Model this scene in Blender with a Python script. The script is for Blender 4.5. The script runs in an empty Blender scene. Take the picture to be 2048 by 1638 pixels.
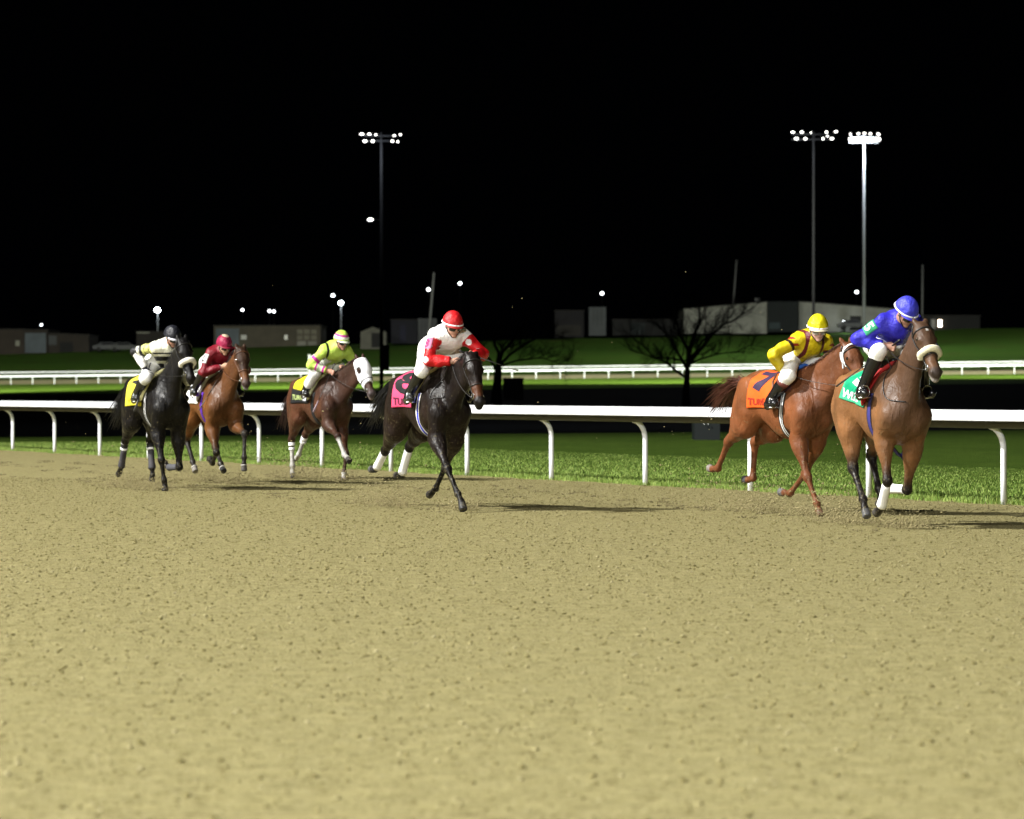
import bpy, math, random
import numpy as np
from mathutils import Vector, Matrix
from mathutils.bvhtree import BVHTree
R = math.radians
rng = np.random.default_rng(7)
random.seed(7)
scene = bpy.context.scene
COL = scene.collection

# ---------------------------------------------------------------- camera, world, light, exposure
F_PX = 6775.0; CAM_H = 1.295
cam = bpy.data.cameras.new('camera'); camo = bpy.data.objects.new('camera', cam); COL.objects.link(camo)
cam.sensor_width = 36; cam.lens = F_PX / 2048 * 36
cam.clip_start = .5; cam.clip_end = 6000
camo.location = (0, 0, CAM_H); camo.rotation_euler = (R(90) - math.atan(39 / F_PX), 0, 0)
cam.dof.use_dof = True; cam.dof.focus_distance = 33.0; cam.dof.aperture_fstop = 4.0
scene.camera = camo
world = bpy.data.worlds.new('World'); scene.world = world; world.use_nodes = True
bg = world.node_tree.nodes['Background']; bg.inputs['Color'].default_value = (.25, .35, .6, 1); bg.inputs['Strength'].default_value = .0006
scene.view_settings.view_transform = 'Standard'; scene.view_settings.look = 'None'
scene.view_settings.exposure = 0; scene.view_settings.gamma = 1
try: scene.view_settings.use_curve_mapping = False
except Exception: pass

def spot(name, loc, target, power, cone, blend, color, radius):
    l = bpy.data.lights.new(name, 'SPOT'); o = bpy.data.objects.new(name, l); COL.objects.link(o)
    l.energy = power; l.spot_size = R(cone); l.spot_blend = blend; l.color = color; l.shadow_soft_size = radius
    o.location = loc
    o.rotation_euler = (Vector(target) - Vector(loc)).to_track_quat('-Z', 'Y').to_euler()
    return o
# grandstand floodlight out of frame to the left, then two added fill spots
spot('floodlight_key_or_fill', (-68, 20, 60), (-3, 36, 0), 1.0e6, 68, .5, (1, .985, .94), 1.6)
spot('floodlight_key_or_fill', (-58, -34, 56), (-3, 33, 0), 2.6e5, 56, .5, (1, .985, .94), 1.6)  # added fill that lifts the shadows of the key
spot('fill_front', (-7, -5, 10), (0, 12, 0), 3.5e4, 90, .8, (1, .985, .95), .5)  # added fill near the camera, brightens the foreground sand
# row of added spots, without masts, aimed at the far side of the oval
for i in range(6):
    x = -90 + 36 * i
    spot('added_spot_far', (x, 300, 27), (x * 1.10, 368, 2.5), 8.2e5, 60, 1.0, (.97, 1, .84), .6)

# ---------------------------------------------------------------- helpers
def tag(o, label=None, cat=None, group=None, kind=None):
    if label: o['label'] = label
    if cat: o['category'] = cat
    if group: o['group'] = group
    if kind: o['kind'] = kind
    return o
def empty(name, loc=(0, 0, 0), rz=0.0):
    o = bpy.data.objects.new(name, None); COL.objects.link(o); o.location = loc; o.rotation_euler = (0, 0, rz)
    o.empty_display_size = .1
    return o
def mesh(name, V, Fc, mat, parent=None, cols=None, smooth=True, off=None):
    V = np.asarray(V, dtype=np.float64)
    if off is not None: V = V - np.asarray(off)
    me = bpy.data.meshes.new(name)
    if isinstance(Fc, np.ndarray) and Fc.ndim == 2:
        n, k = Fc.shape
        me.vertices.add(len(V)); me.vertices.foreach_set('co', V.astype(np.float32).ravel())
        me.loops.add(n * k); me.loops.foreach_set('vertex_index', Fc.astype(np.int32).ravel())
        me.polygons.add(n); me.polygons.foreach_set('loop_start', np.arange(0, n * k, k, dtype=np.int32))
        try: me.polygons.foreach_set('loop_total', np.full(n, k, dtype=np.int32))
        except Exception: pass
        me.update(calc_edges=True); me.validate()
    else:
        me.from_pydata([tuple(v) for v in V], [], [tuple(int(i) for i in f) for f in Fc]); me.update()
    if smooth: me.polygons.foreach_set('use_smooth', [True] * len(me.polygons))
    if cols is not None:
        a = me.color_attributes.new('Col', 'FLOAT_COLOR', 'POINT')
        c = np.ones((len(V), 4), np.float32); c[:, :3] = cols; a.data.foreach_set('color', c.ravel())
    if mat is not None: me.materials.append(mat)
    o = bpy.data.objects.new(name, me); COL.objects.link(o)
    if parent is not None: o.parent = parent
    return o
class MB:
    def __init__(s): s.v = []; s.f = []
    def add(s, V, Fc):
        b = len(s.v); s.v += [tuple(v) for v in V]; s.f += [tuple(i + b for i in f) for f in Fc]; return s
    def box(s, c, size, rz=0.0):
        x, y, z = [q / 2 for q in size]; ca, sa = math.cos(rz), math.sin(rz)
        V = [(c[0] + a * x * ca - b * y * sa, c[1] + a * x * sa + b * y * ca, c[2] + d * z) for a in (-1, 1) for b in (-1, 1) for d in (-1, 1)]
        return s.add(V, [(0, 1, 3, 2), (4, 6, 7, 5), (0, 4, 5, 1), (2, 3, 7, 6), (0, 2, 6, 4), (1, 5, 7, 3)])
    def tube(s, pts, rad, n=8, flat=None, cap=True):
        pts = [Vector(p) for p in pts]; m = len(pts)
        rad = [rad] * m if not hasattr(rad, '__len__') else rad
        V = []; prev = None
        for i, p in enumerate(pts):
            t = (pts[min(i + 1, m - 1)] - pts[max(i - 1, 0)]).normalized()
            if prev is None:
                a = Vector((0, 0, 1)) if abs(t.z) < .9 else Vector((1, 0, 0))
                u = t.cross(a).normalized()
            else: u = (prev - t * prev.dot(t)).normalized()
            w = t.cross(u); prev = u
            fl = 1 if flat is None else flat
            for k in range(n):
                an = 2 * math.pi * k / n
                V.append(p + u * math.cos(an) * rad[i] + w * math.sin(an) * rad[i] * fl)
        Fc = [(i * n + k, i * n + (k + 1) % n, (i + 1) * n + (k + 1) % n, (i + 1) * n + k) for i in range(m - 1) for k in range(n)]
        if cap: Fc += [tuple(range(n))[::-1], tuple((m - 1) * n + k for k in range(n))]
        return s.add(V, Fc)
    def ball(s, c, r, nu=12, nv=8, M=None):
        r = (r, r, r) if not hasattr(r, '__len__') else r
        V = []; Fc = []
        for j in range(nv + 1):
            th = math.pi * j / nv
            for i in range(nu):
                ph = 2 * math.pi * i / nu
                p = Vector((r[0] * math.sin(th) * math.cos(ph), r[1] * math.sin(th) * math.sin(ph), r[2] * math.cos(th)))
                if M is not None: p = M @ p
                V.append((c[0] + p.x, c[1] + p.y, c[2] + p.z))
        for j in range(nv):
            for i in range(nu): Fc.append((j * nu + i, (j + 1) * nu + i, (j + 1) * nu + (i + 1) % nu, j * nu + (i + 1) % nu))
        return s.add(V, Fc)
    def build(s, name, mat, parent=None, smooth=True, off=None): return mesh(name, s.v, s.f, mat, parent, smooth=smooth, off=off)

# ---------------------------------------------------------------- materials
def mat(name, color=(.5, .5, .5), rough=.6, spec=.4, emit=None, es=0, metal=0, noise=0.0, nscale=8.0, bump=0.0, bscale=60.0, sheen=0.0, vcol=False, coat=0.0):
    m = bpy.data.materials.new(name); m.use_nodes = True; nt = m.node_tree; N = nt.nodes; L = nt.links
    b = N['Principled BSDF']; b.inputs['Base Color'].default_value = (*color, 1); b.inputs['Roughness'].default_value = rough
    b.inputs['Specular IOR Level'].default_value = spec; b.inputs['Metallic'].default_value = metal
    if sheen: b.inputs['Sheen Weight'].default_value = sheen
    if coat: b.inputs['Coat Weight'].default_value = coat; b.inputs['Coat Roughness'].default_value = .35
    tc = N.new('ShaderNodeTexCoord'); src = None
    if vcol:
        a = N.new('ShaderNodeAttribute'); a.attribute_name = 'Col'; src = a.outputs['Color']; L.new(src, b.inputs['Base Color'])
    if noise:
        n = N.new('ShaderNodeTexNoise'); n.inputs['Scale'].default_value = nscale; n.inputs['Detail'].default_value = 6
        L.new(tc.outputs['Object'], n.inputs['Vector'])
        mr = N.new('ShaderNodeMapRange'); mr.inputs['From Min'].default_value = .3; mr.inputs['From Max'].default_value = .7
        mr.inputs['To Min'].default_value = 1 - noise; mr.inputs['To Max'].default_value = 1 + noise
        L.new(n.outputs['Fac'], mr.inputs['Value'])
        mx = N.new('ShaderNodeMix'); mx.data_type = 'RGBA'; mx.blend_type = 'MULTIPLY'; mx.inputs[0].default_value = 1
        if src is None: mx.inputs[6].default_value = (*color, 1)
        else: L.new(src, mx.inputs[6])
        L.new(mr.outputs['Result'], mx.inputs[7]); L.new(mx.outputs[2], b.inputs['Base Color'])
    if bump:
        n2 = N.new('ShaderNodeTexNoise'); n2.inputs['Scale'].default_value = bscale; n2.inputs['Detail'].default_value = 4
        L.new(tc.outputs['Object'], n2.inputs['Vector'])
        bp = N.new('ShaderNodeBump'); bp.inputs['Strength'].default_value = .6; bp.inputs['Distance'].default_value = bump
        L.new(n2.outputs['Fac'], bp.inputs['Height']); L.new(bp.outputs['Normal'], b.inputs['Normal'])
    if emit:
        b.inputs['Emission Color'].default_value = (*emit, 1); b.inputs['Emission Strength'].default_value = es
    return m
def ground_mat(name, c1, c2, c3, s1, s2, bump, bs, stretch=None, speck=0.0, lowamp=.8, mottle=0.0):
    m = bpy.data.materials.new(name); m.use_nodes = True; nt = m.node_tree; N = nt.nodes; L = nt.links
    b = N['Principled BSDF']; b.inputs['Roughness'].default_value = .95; b.inputs['Specular IOR Level'].default_value = .03
    tc = N.new('ShaderNodeTexCoord'); vec = tc.outputs['Object']
    if stretch:
        mp = N.new('ShaderNodeMapping'); mp.inputs['Scale'].default_value = stretch; L.new(vec, mp.inputs['Vector']); vec = mp.outputs['Vector']
    def noi(sc, det=6, rough=.6):
        n = N.new('ShaderNodeTexNoise'); n.inputs['Scale'].default_value = sc; n.inputs['Detail'].default_value = det; n.inputs['Roughness'].default_value = rough
        L.new(vec, n.inputs['Vector']); return n.outputs['Fac']
    def ramp(f, a, bb, ca, cb):
        r = N.new('ShaderNodeValToRGB'); r.color_ramp.elements[0].position = a; r.color_ramp.elements[1].position = bb
        r.color_ramp.elements[0].color = (*ca, 1); r.color_ramp.elements[1].color = (*cb, 1); L.new(f, r.inputs['Fac']); return r.outputs['Color']
    base = ramp(noi(s1), .35, .65, c1, c2)
    mx = N.new('ShaderNodeMix'); mx.data_type = 'RGBA'; L.new(base, mx.inputs[6]); mx.inputs[7].default_value = (*c3, 1)
    f2 = ramp(noi(s2, 3), .55, .72, (0, 0, 0), (1, 1, 1)); L.new(f2, mx.inputs[0]); out = mx.outputs[2]
    if speck:  # dark specks paint in the small shadows of crumbs and pits
        v = N.new('ShaderNodeTexVoronoi'); v.inputs['Scale'].default_value = speck; L.new(vec, v.inputs['Vector'])
        v.inputs['Randomness'].default_value = 1
        sz = N.new('ShaderNodeMath'); sz.operation = 'MULTIPLY_ADD'; L.new(noi(speck * .45, 2), sz.inputs[0]); sz.inputs[1].default_value = -1.7; L.new(v.outputs['Distance'], sz.inputs[2])
        s2_ = N.new('ShaderNodeMath'); s2_.operation = 'ADD'; L.new(sz.outputs[0], s2_.inputs[0]); s2_.inputs[1].default_value = .87
        r = ramp(s2_.outputs[0], .12, .27, (.42, .38, .30), (1, 1, 1))
        m2 = N.new('ShaderNodeMix'); m2.data_type = 'RGBA'; m2.blend_type = 'MULTIPLY'; m2.inputs[0].default_value = .8
        L.new(out, m2.inputs[6]); L.new(r, m2.inputs[7]); out = m2.outputs[2]
    if mottle:
        mr = N.new('ShaderNodeMapRange'); mr.inputs['From Min'].default_value = .35; mr.inputs['From Max'].default_value = .65; mr.inputs['To Min'].default_value = 1 - mottle; mr.inputs['To Max'].default_value = 1 + mottle; L.new(noi(5.0, 8, .75), mr.inputs['Value'])
        m3 = N.new('ShaderNodeMix'); m3.data_type = 'RGBA'; m3.blend_type = 'MULTIPLY'; m3.inputs[0].default_value = 1; L.new(out, m3.inputs[6]); L.new(mr.outputs['Result'], m3.inputs[7]); out = m3.outputs[2]
    L.new(out, b.inputs['Base Color'])
    if bump:
        add = N.new('ShaderNodeMath'); add.operation = 'MULTIPLY_ADD'; L.new(noi(bs * .25, 3), add.inputs[0]); add.inputs[1].default_value = lowamp; L.new(noi(bs, 10, .75), add.inputs[2])
        bp = N.new('ShaderNodeBump'); bp.inputs['Strength'].default_value = 1; bp.inputs['Distance'].default_value = bump
        L.new(add.outputs[0], bp.inputs['Height']); L.new(bp.outputs['Normal'], b.inputs['Normal'])
    return m
def emis(name, c, s):
    m = bpy.data.materials.new(name); m.use_nodes = True; nt = m.node_tree; nt.nodes.remove(nt.nodes['Principled BSDF'])
    e = nt.nodes.new('ShaderNodeEmission'); e.inputs['Color'].default_value = (*c, 1); e.inputs['Strength'].default_value = s
    nt.links.new(e.outputs[0], nt.nodes['Material Output'].inputs[0]); return m
M_coat = mat('horse_coat', rough=.42, spec=.17, vcol=True, noise=.28, nscale=4, bump=.016, bscale=14)
_n = M_coat.node_tree; _t = _n.nodes.new('ShaderNodeTexNoise'); _t.inputs['Scale'].default_value = 7; _t.inputs['Detail'].default_value = 8
_tc = [q for q in _n.nodes if q.type == 'TEX_COORD'][0]; _n.links.new(_tc.outputs['Object'], _t.inputs['Vector'])
_mp = _n.nodes.new('ShaderNodeMapping'); _mp.inputs['Scale'].default_value = (5, 9, 3.2); _n.links.new(_tc.outputs['Object'], _mp.inputs['Vector'])
_m = _n.nodes.new('ShaderNodeTexNoise'); _m.inputs['Scale'].default_value = 1.6; _m.inputs['Detail'].default_value = 3; _m.inputs['Distortion'].default_value = .8; _n.links.new(_mp.outputs['Vector'], _m.inputs['Vector'])
_b2 = _n.nodes.new('ShaderNodeBump'); _b2.inputs['Strength'].default_value = .8; _b2.inputs['Distance'].default_value = .022; _n.links.new(_m.outputs['Fac'], _b2.inputs['Height'])
_b1 = [q for q in _n.nodes if q.type == 'BUMP' and q is not _b2][0]; _n.links.new(_b2.outputs['Normal'], _b1.inputs['Normal'])
# sand splashed over the lower legs, belly and chest
_d = _n.nodes.new('ShaderNodeTexNoise'); _d.inputs['Scale'].default_value = 38; _d.inputs['Detail'].default_value = 4; _n.links.new(_tc.outputs['Object'], _d.inputs['Vector'])
_sx = _n.nodes.new('ShaderNodeSeparateXYZ'); _n.links.new(_tc.outputs['Object'], _sx.inputs['Vector'])
_h = _n.nodes.new('ShaderNodeMapRange'); _h.inputs['From Min'].default_value = 0; _h.inputs['From Max'].default_value = 1.3; _h.inputs['To Min'].default_value = .13; _h.inputs['To Max'].default_value = -.02; _n.links.new(_sx.outputs['Z'], _h.inputs['Value'])
_ad = _n.nodes.new('ShaderNodeMath'); _n.links.new(_d.outputs['Fac'], _ad.inputs[0]); _n.links.new(_h.outputs['Result'], _ad.inputs[1])
_rr = _n.nodes.new('ShaderNodeMapRange'); _rr.inputs['From Min'].default_value = .64; _rr.inputs['From Max'].default_value = .72; _rr.inputs['To Max'].default_value = .32; _n.links.new(_ad.outputs[0], _rr.inputs['Value'])
_mx = _n.nodes.new('ShaderNodeMix'); _mx.data_type = 'RGBA'; _src = _n.nodes['Principled BSDF'].inputs['Base Color'].links[0].from_socket
_n.links.new(_rr.outputs['Result'], _mx.inputs[0]); _n.links.new(_src, _mx.inputs[6]); _mx.inputs[7].default_value = (.17, .145, .08, 1); _n.links.new(_mx.outputs[2], _n.nodes['Principled BSDF'].inputs['Base Color'])
_r = _n.nodes.new('ShaderNodeMapRange'); _r.inputs['From Min'].default_value = .3; _r.inputs['From Max'].default_value = .7; _r.inputs['To Min'].default_value = .30; _r.inputs['To Max'].default_value = .62
_n.links.new(_t.outputs['Fac'], _r.inputs['Value']); _n.links.new(_r.outputs['Result'], _n.nodes['Principled BSDF'].inputs['Roughness'])
M_cloth = mat('dyed_cloth', rough=.75, spec=.25, vcol=True, noise=.07, nscale=14, bump=.003, bscale=70)
M_silk = mat('racing_silk', rough=.5, spec=.35, vcol=True, noise=.10, nscale=9, bump=.05, bscale=13)
M_skin = mat('skin', (.40, .20, .14), .5, .4, noise=.1, nscale=20)
M_hair = mat('horse_hair', rough=.5, spec=.4, vcol=True)
M_white = mat('white_paint', (.80, .82, .85), .4, .4, noise=.13, nscale=2.2)
M_breech = mat('white_breeches', (.8, .8, .78), .6, .3, noise=.05, nscale=12, bump=.01, bscale=20)
M_boot = mat('boot_leather', (.008, .008, .009), .22, .6)
M_black = mat('black_leather', (.012, .011, .011), .4, .5)
M_brown = mat('brown_leather', (.09, .035, .015), .45, .5)
M_steel = mat('polished_steel', (.7, .7, .7), .25, .5, metal=1)
M_lens = mat('goggle_lens', (.01, .01, .012), .12, .8)
M_eye = mat('dark_eye', (.012, .007, .004), .08, .9)

# ---------------------------------------------------------------- implicit surfaces: smooth unions of tapered limbs, meshed by surface nets
class Limb:
    def __init__(s, a, b, rad, k=.03, ax=None, f=1.0, cut=False, sub=False):
        s.a = np.array(a, np.float32); s.b = np.array(b, np.float32); s.rad = np.array(rad, np.float32); s.k = k; s.f = f; s.cut = cut; s.sub = sub
        s.ax = None if ax is None else np.array(ax, np.float32) / np.linalg.norm(ax)
        m = s.rad.max() * max(1, f) + k + .02
        s.lo = np.minimum(s.a, s.b) - m; s.hi = np.maximum(s.a, s.b) + m
        s.ts = np.linspace(0, 1, len(s.rad))
    def ev(s, P, grow=0.0, want_t=False):
        q = P - s.a; ba = s.b - s.a; L2 = float(ba @ ba) + 1e-9
        t = np.clip(q @ ba / L2, 0, 1); q = q - t[:, None] * ba
        if s.ax is not None: q = q + (q @ s.ax)[:, None] * (1 / s.f - 1) * s.ax
        d = np.sqrt((q * q).sum(1)) - np.interp(t, s.ts, s.rad).astype(np.float32) - grow
        if s.cut:
            n = ba / math.sqrt(L2); d = np.maximum(d, (P - s.b) @ n - grow)
        return (d, t) if want_t else d
class Ell:
    def __init__(s, c, r, k=.04, M=None, sub=False):
        s.c = np.array(c, np.float32); s.r = np.array(r, np.float32); s.k = k; s.sub = sub
        s.M = None if M is None else np.array(M, np.float32)   # rows = axes
        m = s.r.max() + k + .02; s.lo = s.c - m; s.hi = s.c + m
    def ev(s, P, grow=0.0, want_t=False):
        q = P - s.c
        if s.M is not None: q = q @ s.M.T
        r = s.r + grow; k0 = np.sqrt(((q / r) ** 2).sum(1)); k1 = np.sqrt(((q / (r * r)) ** 2).sum(1)) + 1e-9
        d = k0 * (k0 - 1) / k1; d = np.where(k0 < 1e-3, -r.min(), d)
        return (d, np.zeros(len(P))) if want_t else d
def smin(a, b, k):
    h = np.maximum(k - np.abs(a - b), 0) / k
    return np.minimum(a, b) - h * h * k * .25
def build_sdf(prims, h, grow=0.0, post=None):
    lo = np.min([p.lo for p in prims if not p.sub], 0) - grow - 2 * h; hi = np.max([p.hi for p in prims if not p.sub], 0) + grow + 2 * h
    n = np.ceil((hi - lo) / h).astype(int) + 1
    D = np.full(n, .5, np.float32)
    ax = [(lo[i] + h * np.arange(n[i])).astype(np.float32) for i in range(3)]
    for p in prims:
        i0 = np.maximum(((p.lo - grow - lo) / h).astype(int), 0); i1 = np.minimum(((p.hi + grow - lo) / h).astype(int) + 2, n)
        if np.any(i1 <= i0): continue
        g = np.stack(np.meshgrid(ax[0][i0[0]:i1[0]], ax[1][i0[1]:i1[1]], ax[2][i0[2]:i1[2]], indexing='ij'), -1).reshape(-1, 3)
        d = p.ev(g, grow).astype(np.float32); sl = tuple(slice(a, b) for a, b in zip(i0, i1)); sh = D[sl].shape
        d = d.reshape(sh)
        if p.sub: D[sl] = -smin(-D[sl], d, p.k)
        else: D[sl] = smin(D[sl], d, p.k)
    if post is not None:
        near = np.abs(D) < .06; idx = np.argwhere(near)
        P = (lo + idx * h).astype(np.float32); D[near] = post(P, D[near])
    return nets(D, lo, h)
COR = np.array([(i, j, k) for i in (0, 1) for j in (0, 1) for k in (0, 1)])
EDG = [(a, b) for a in range(8) for b in range(a + 1, 8) if np.abs(COR[a] - COR[b]).sum() == 1]
def nets(D, lo, h):
    I = D < 0; nx, ny, nz = D.shape
    c = np.zeros((nx - 1, ny - 1, nz - 1), np.int8)
    for (i, j, k) in COR: c += I[i:nx - 1 + i, j:ny - 1 + j, k:nz - 1 + k]
    act = np.argwhere((c > 0) & (c < 8)); idx = np.full(c.shape, -1, np.int32); idx[tuple(act.T)] = np.arange(len(act))
    vals = np.stack([D[tuple((act + o).T)] for o in COR], 1)
    S = np.zeros((len(act), 3)); n = np.zeros(len(act))
    for a, b in EDG:
        va, vb = vals[:, a], vals[:, b]; m = (va < 0) != (vb < 0)
        t = np.where(m, va / np.where(m, va - vb, 1), 0)
        S += m[:, None] * (COR[a] + t[:, None] * (COR[b] - COR[a])); n += m
    V = lo + h * (act + S / n[:, None])
    Fs = []
    for axn in range(3):
        u, v = (axn + 1) % 3, (axn + 2) % 3
        sl0 = [slice(None)] * 3; sl1 = [slice(None)] * 3; sl0[axn] = slice(0, -1); sl1[axn] = slice(1, None)
        A, B = I[tuple(sl0)], I[tuple(sl1)]; e = np.argwhere(A != B)
        e = e[(e[:, u] > 0) & (e[:, v] > 0) & (e[:, u] < c.shape[u]) & (e[:, v] < c.shape[v])]
        if not len(e): continue
        s = A[tuple(e.T)]
        def cell(du, dv):
            q = e.copy(); q[:, u] += du; q[:, v] += dv; return idx[tuple(q.T)]
        q = np.stack([cell(-1, -1), cell(0, -1), cell(0, 0), cell(-1, 0)], 1)
        q[~s] = q[~s][:, ::-1]; Fs.append(q)
    Fc = np.concatenate(Fs); Fc = Fc[(Fc >= 0).all(1)]
    # two light relaxation passes
    E = np.concatenate([Fc[:, [0, 1]], Fc[:, [1, 2]], Fc[:, [2, 3]], Fc[:, [3, 0]]])
    cnt = np.bincount(E.ravel(), minlength=len(V)).astype(float)[:, None] + 1e-9
    for _ in range(2):
        A = np.zeros_like(V)
        for k in range(3):
            A[:, k] = np.bincount(E[:, 0], V[E[:, 1], k], len(V)) + np.bincount(E[:, 1], V[E[:, 0], k], len(V))
        V = V * .5 + (A / cnt) * .5
    return V, Fc
def wrinkle(P, amp, fr=28.0):
    return amp * (np.sin(P[:, 0] * fr + 2 * np.sin(P[:, 2] * fr * .6)) + np.sin(P[:, 2] * fr * 1.3 + 1.7 * np.sin(P[:, 1] * fr * .8)) + .6 * np.sin((P[:, 1] + P[:, 0]) * fr * 1.9))
def sstep(x, a, b):
    t = np.clip((x - a) / (b - a), 0, 1); return t * t * (3 - 2 * t)
def A(*p): return np.array(p, float)
def nrm(v): return v / np.linalg.norm(v)
TEST = None
M_clear = mat('clear_lens', (.25, .22, .2), .15, .7)
# ---------------------------------------------------------------- the setting
M_sand = ground_mat('harrowed_sand', (.272, .242, .116), (.240, .212, .096), (.200, .174, .076), 7.0, 14.0, .024, 50, speck=24, lowamp=1.5, mottle=.13)
M_lawn = ground_mat('mown_grass', (.042, .078, .010), (.060, .100, .014), (.030, .050, .009), .5, 1.6, .08, 14)
M_far_lawn = ground_mat('far_grass', (.068, .122, .014), (.085, .145, .018), (.062, .105, .016), .06, .3, .25, 1.2)
M_hill = ground_mat('hill_grass', (.044, .098, .015), (.062, .122, .018), (.064, .080, .018), .03, .2, .3, 1.0)
M_hollow = ground_mat('unlit_ground', (.004, .0035, .003), (.007, .006, .005), (.011, .009, .007), .3, 2.0, .1, 3)  # black colour stands for ground that no floodlight reaches
RB = A(5.56, 38.3); RDIR = A(-1.248, 2.62); RL = np.linalg.norm(RDIR); RDIR = RDIR / RL; RN = A(-RDIR[1], RDIR[0])   # RN points to the track side
def zpx(Y, y): return CAM_H + (780 - y) / F_PX * Y
def line(px0, Y0, z0, px1, Y1, z1):
    X0 = (px0 - 1024) / F_PX * Y0; X1 = (px1 - 1024) / F_PX * Y1
    def f(X):
        t = (X - X0) / (X1 - X0); return A(X, Y0 + (Y1 - Y0) * t, z0 + (z1 - z0) * t)
    return f
def rows(name, fs, xs, m, subs=None, jit=0.0, label=None):
    V = []; n = len(xs); rowsl = []
    for k in range(len(fs) - 1):
        s = 1 if subs is None else subs[k]
        for j in range(s): rowsl.append((k, j / s))
    rowsl.append((len(fs) - 2, 1.0))
    for k, t in rowsl:
        for x in xs:
            p = fs[k](x) * (1 - t) + fs[k + 1](x) * t
            if jit: p = p + A(0, 0, jit * (math.sin(x * .31 + p[1] * .13) + math.sin(x * .11 - p[1] * .23)))
            V.append(p)
    Fc = [(r * n + i, r * n + i + 1, (r + 1) * n + i + 1, (r + 1) * n + i) for r in range(len(rowsl) - 1) for i in range(n - 1)]
    o = mesh(name, V, Fc, m); tag(o, kind='structure'); return o
def railp(s, d, z=0.0):   # s metres along the rail from the near right post (away +), d metres to the track side (+)
    p = RB + RDIR * s + RN * d; return A(p[0], p[1], z)
# sand track: everything on the near side of the rail
o = mesh('sand_track', [railp(-60, -.30), railp(400, -.30), railp(400, 160), railp(-60, 160)], [(0, 1, 2, 3)], M_sand, smooth=False); tag(o, kind='structure')
crest = line(0, 93, 0, 2048, 110, 0)
def lawn_near(X):
    # point on the rail line with this X
    s = (X - RB[0]) / RDIR[0]; p = RB + RDIR * s; return A(X, p[1], -.004)
# near infield lawn, between the rail and the crest
V = []; Fc = []; ss = np.linspace(-60, 400, 60)
cr = []
for s in ss:
    a = railp(s, 0, -.006); V.append(a)
for s in ss:
    a = railp(s, 0); X = a[0] + 55 if a[1] < 80 else a[0] + 55
    c = crest(np.interp(s, [-60, 400], [160, -90])); V.append(c)
n = len(ss); Fc = [(i, i + 1, n + i + 1, n + i) for i in range(n - 1)]
V = [tuple(v) for v in V]
o = mesh('infield_lawn', [railp(-60, 0, -.006), railp(34, 0, -.006), (railp(34, 0)[0] - 60, crest(-80)[1], 0), tuple(crest(-80)), tuple(crest(150))], [(0, 1, 3, 4)], M_lawn, smooth=False); tag(o, kind='structure')
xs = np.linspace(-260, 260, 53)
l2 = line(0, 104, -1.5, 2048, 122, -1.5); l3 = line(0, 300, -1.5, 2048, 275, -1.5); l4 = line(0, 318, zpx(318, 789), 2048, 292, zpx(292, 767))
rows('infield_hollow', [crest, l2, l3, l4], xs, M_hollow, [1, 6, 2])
l4b = line(0, 322, zpx(322, 787), 2048, 296, zpx(296, 765.5)); l5 = line(0, 410, zpx(410, 769), 2048, 371, zpx(371, 747.5))
rows('far_grass_verge', [l4, l4b, l5], xs, M_far_lawn, [1, 4])
l6 = line(0, 440, zpx(440, 744) - 1.07, 2048, 400, zpx(400, 722) - 1.07)
rows('far_sand_track', [l5, l6], xs, ground_mat('far_sand', (.44, .40, .24), (.38, .34, .2), (.3, .27, .16), .2, 1, .03, 4))
l7 = line(0, 520, zpx(520, 708), 2048, 520, zpx(520, 657)); l8 = line(0, 560, zpx(560, 707), 2048, 560, zpx(560, 656)); l9 = line(0, 3000, zpx(520, 708), 2048, 3000, zpx(520, 657))
xs2 = np.linspace(-260, 260, 80)
rows('hill', [l6, l7, l8], xs2, M_hill, [8, 2], jit=.12)
rows('distant_ground', [l8, l9], np.linspace(-900, 900, 40), M_hill, [4])
def ground_z(X, Y, pairs=(('l6', 'l7'),)):
    a, b = l6(X), l7(X); t = min(max((Y - a[1]) / (b[1] - a[1]), 0), 1); return a[2] * (1 - t) + b[2] * t
def at(px, Y): return (px - 1024) / F_PX * Y

# ---- clods of sand kicked loose on the track surface, and grass blades
def clods(name, P, S, m, kind='stuff', parent=None, tint=None):
    base = np.array([(1, 0, 0), (-1, 0, 0), (0, 1, 0), (0, -1, 0), (0, 0, 1), (0, 0, -1)], float); f0 = np.array([(0, 2, 4), (2, 1, 4), (1, 3, 4), (3, 0, 4), (2, 0, 5), (1, 2, 5), (3, 1, 5), (0, 3, 5)])
    n = len(P); V = base[None] * (.6 + .8 * rng.random((n, 6, 1))) * S[:, None, None]
    a = rng.random(n) * 6.28; ca, sa = np.cos(a)[:, None], np.sin(a)[:, None]; x = V[:, :, 0] * ca - V[:, :, 1] * sa; y = V[:, :, 0] * sa + V[:, :, 1] * ca; V[:, :, 0] = x; V[:, :, 1] = y
    V[:, :, 2] *= .6
    V = V + P[:, None, :]; Fc = (f0[None] + (np.arange(n) * 6)[:, None, None]).reshape(-1, 3)
    cols = None
    if tint is not None: cols = np.repeat(tint, 6, 0)
    o = mesh(name, V.reshape(-1, 3), Fc, m, parent, cols, smooth=False)
    if kind: tag(o, kind=kind)
    return o
n = 260000; X = rng.uniform(-8.5, 8.5, n); Z = rng.uniform(7, 50, n)
keep = (((X - RB[0]) * RN[0] + (Z - RB[1]) * RN[1]) > .15) & (np.abs(X) < .165 * Z + .5); X, Z = X[keep], Z[keep]; S = np.minimum(.0036 * rng.random(len(X)) ** (-1 / 2.7), .015)
g = rng.random((len(X), 1)); tint = np.where(g < .72, A(.105, .090, .036) + g * A(.10, .09, .042), A(.215, .19, .09) + (g - .72) * .1)  # dark tints stand in for the shadows among the crumbs
M_clod = mat('sand_clod', rough=.95, spec=.05, vcol=True)
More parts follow.
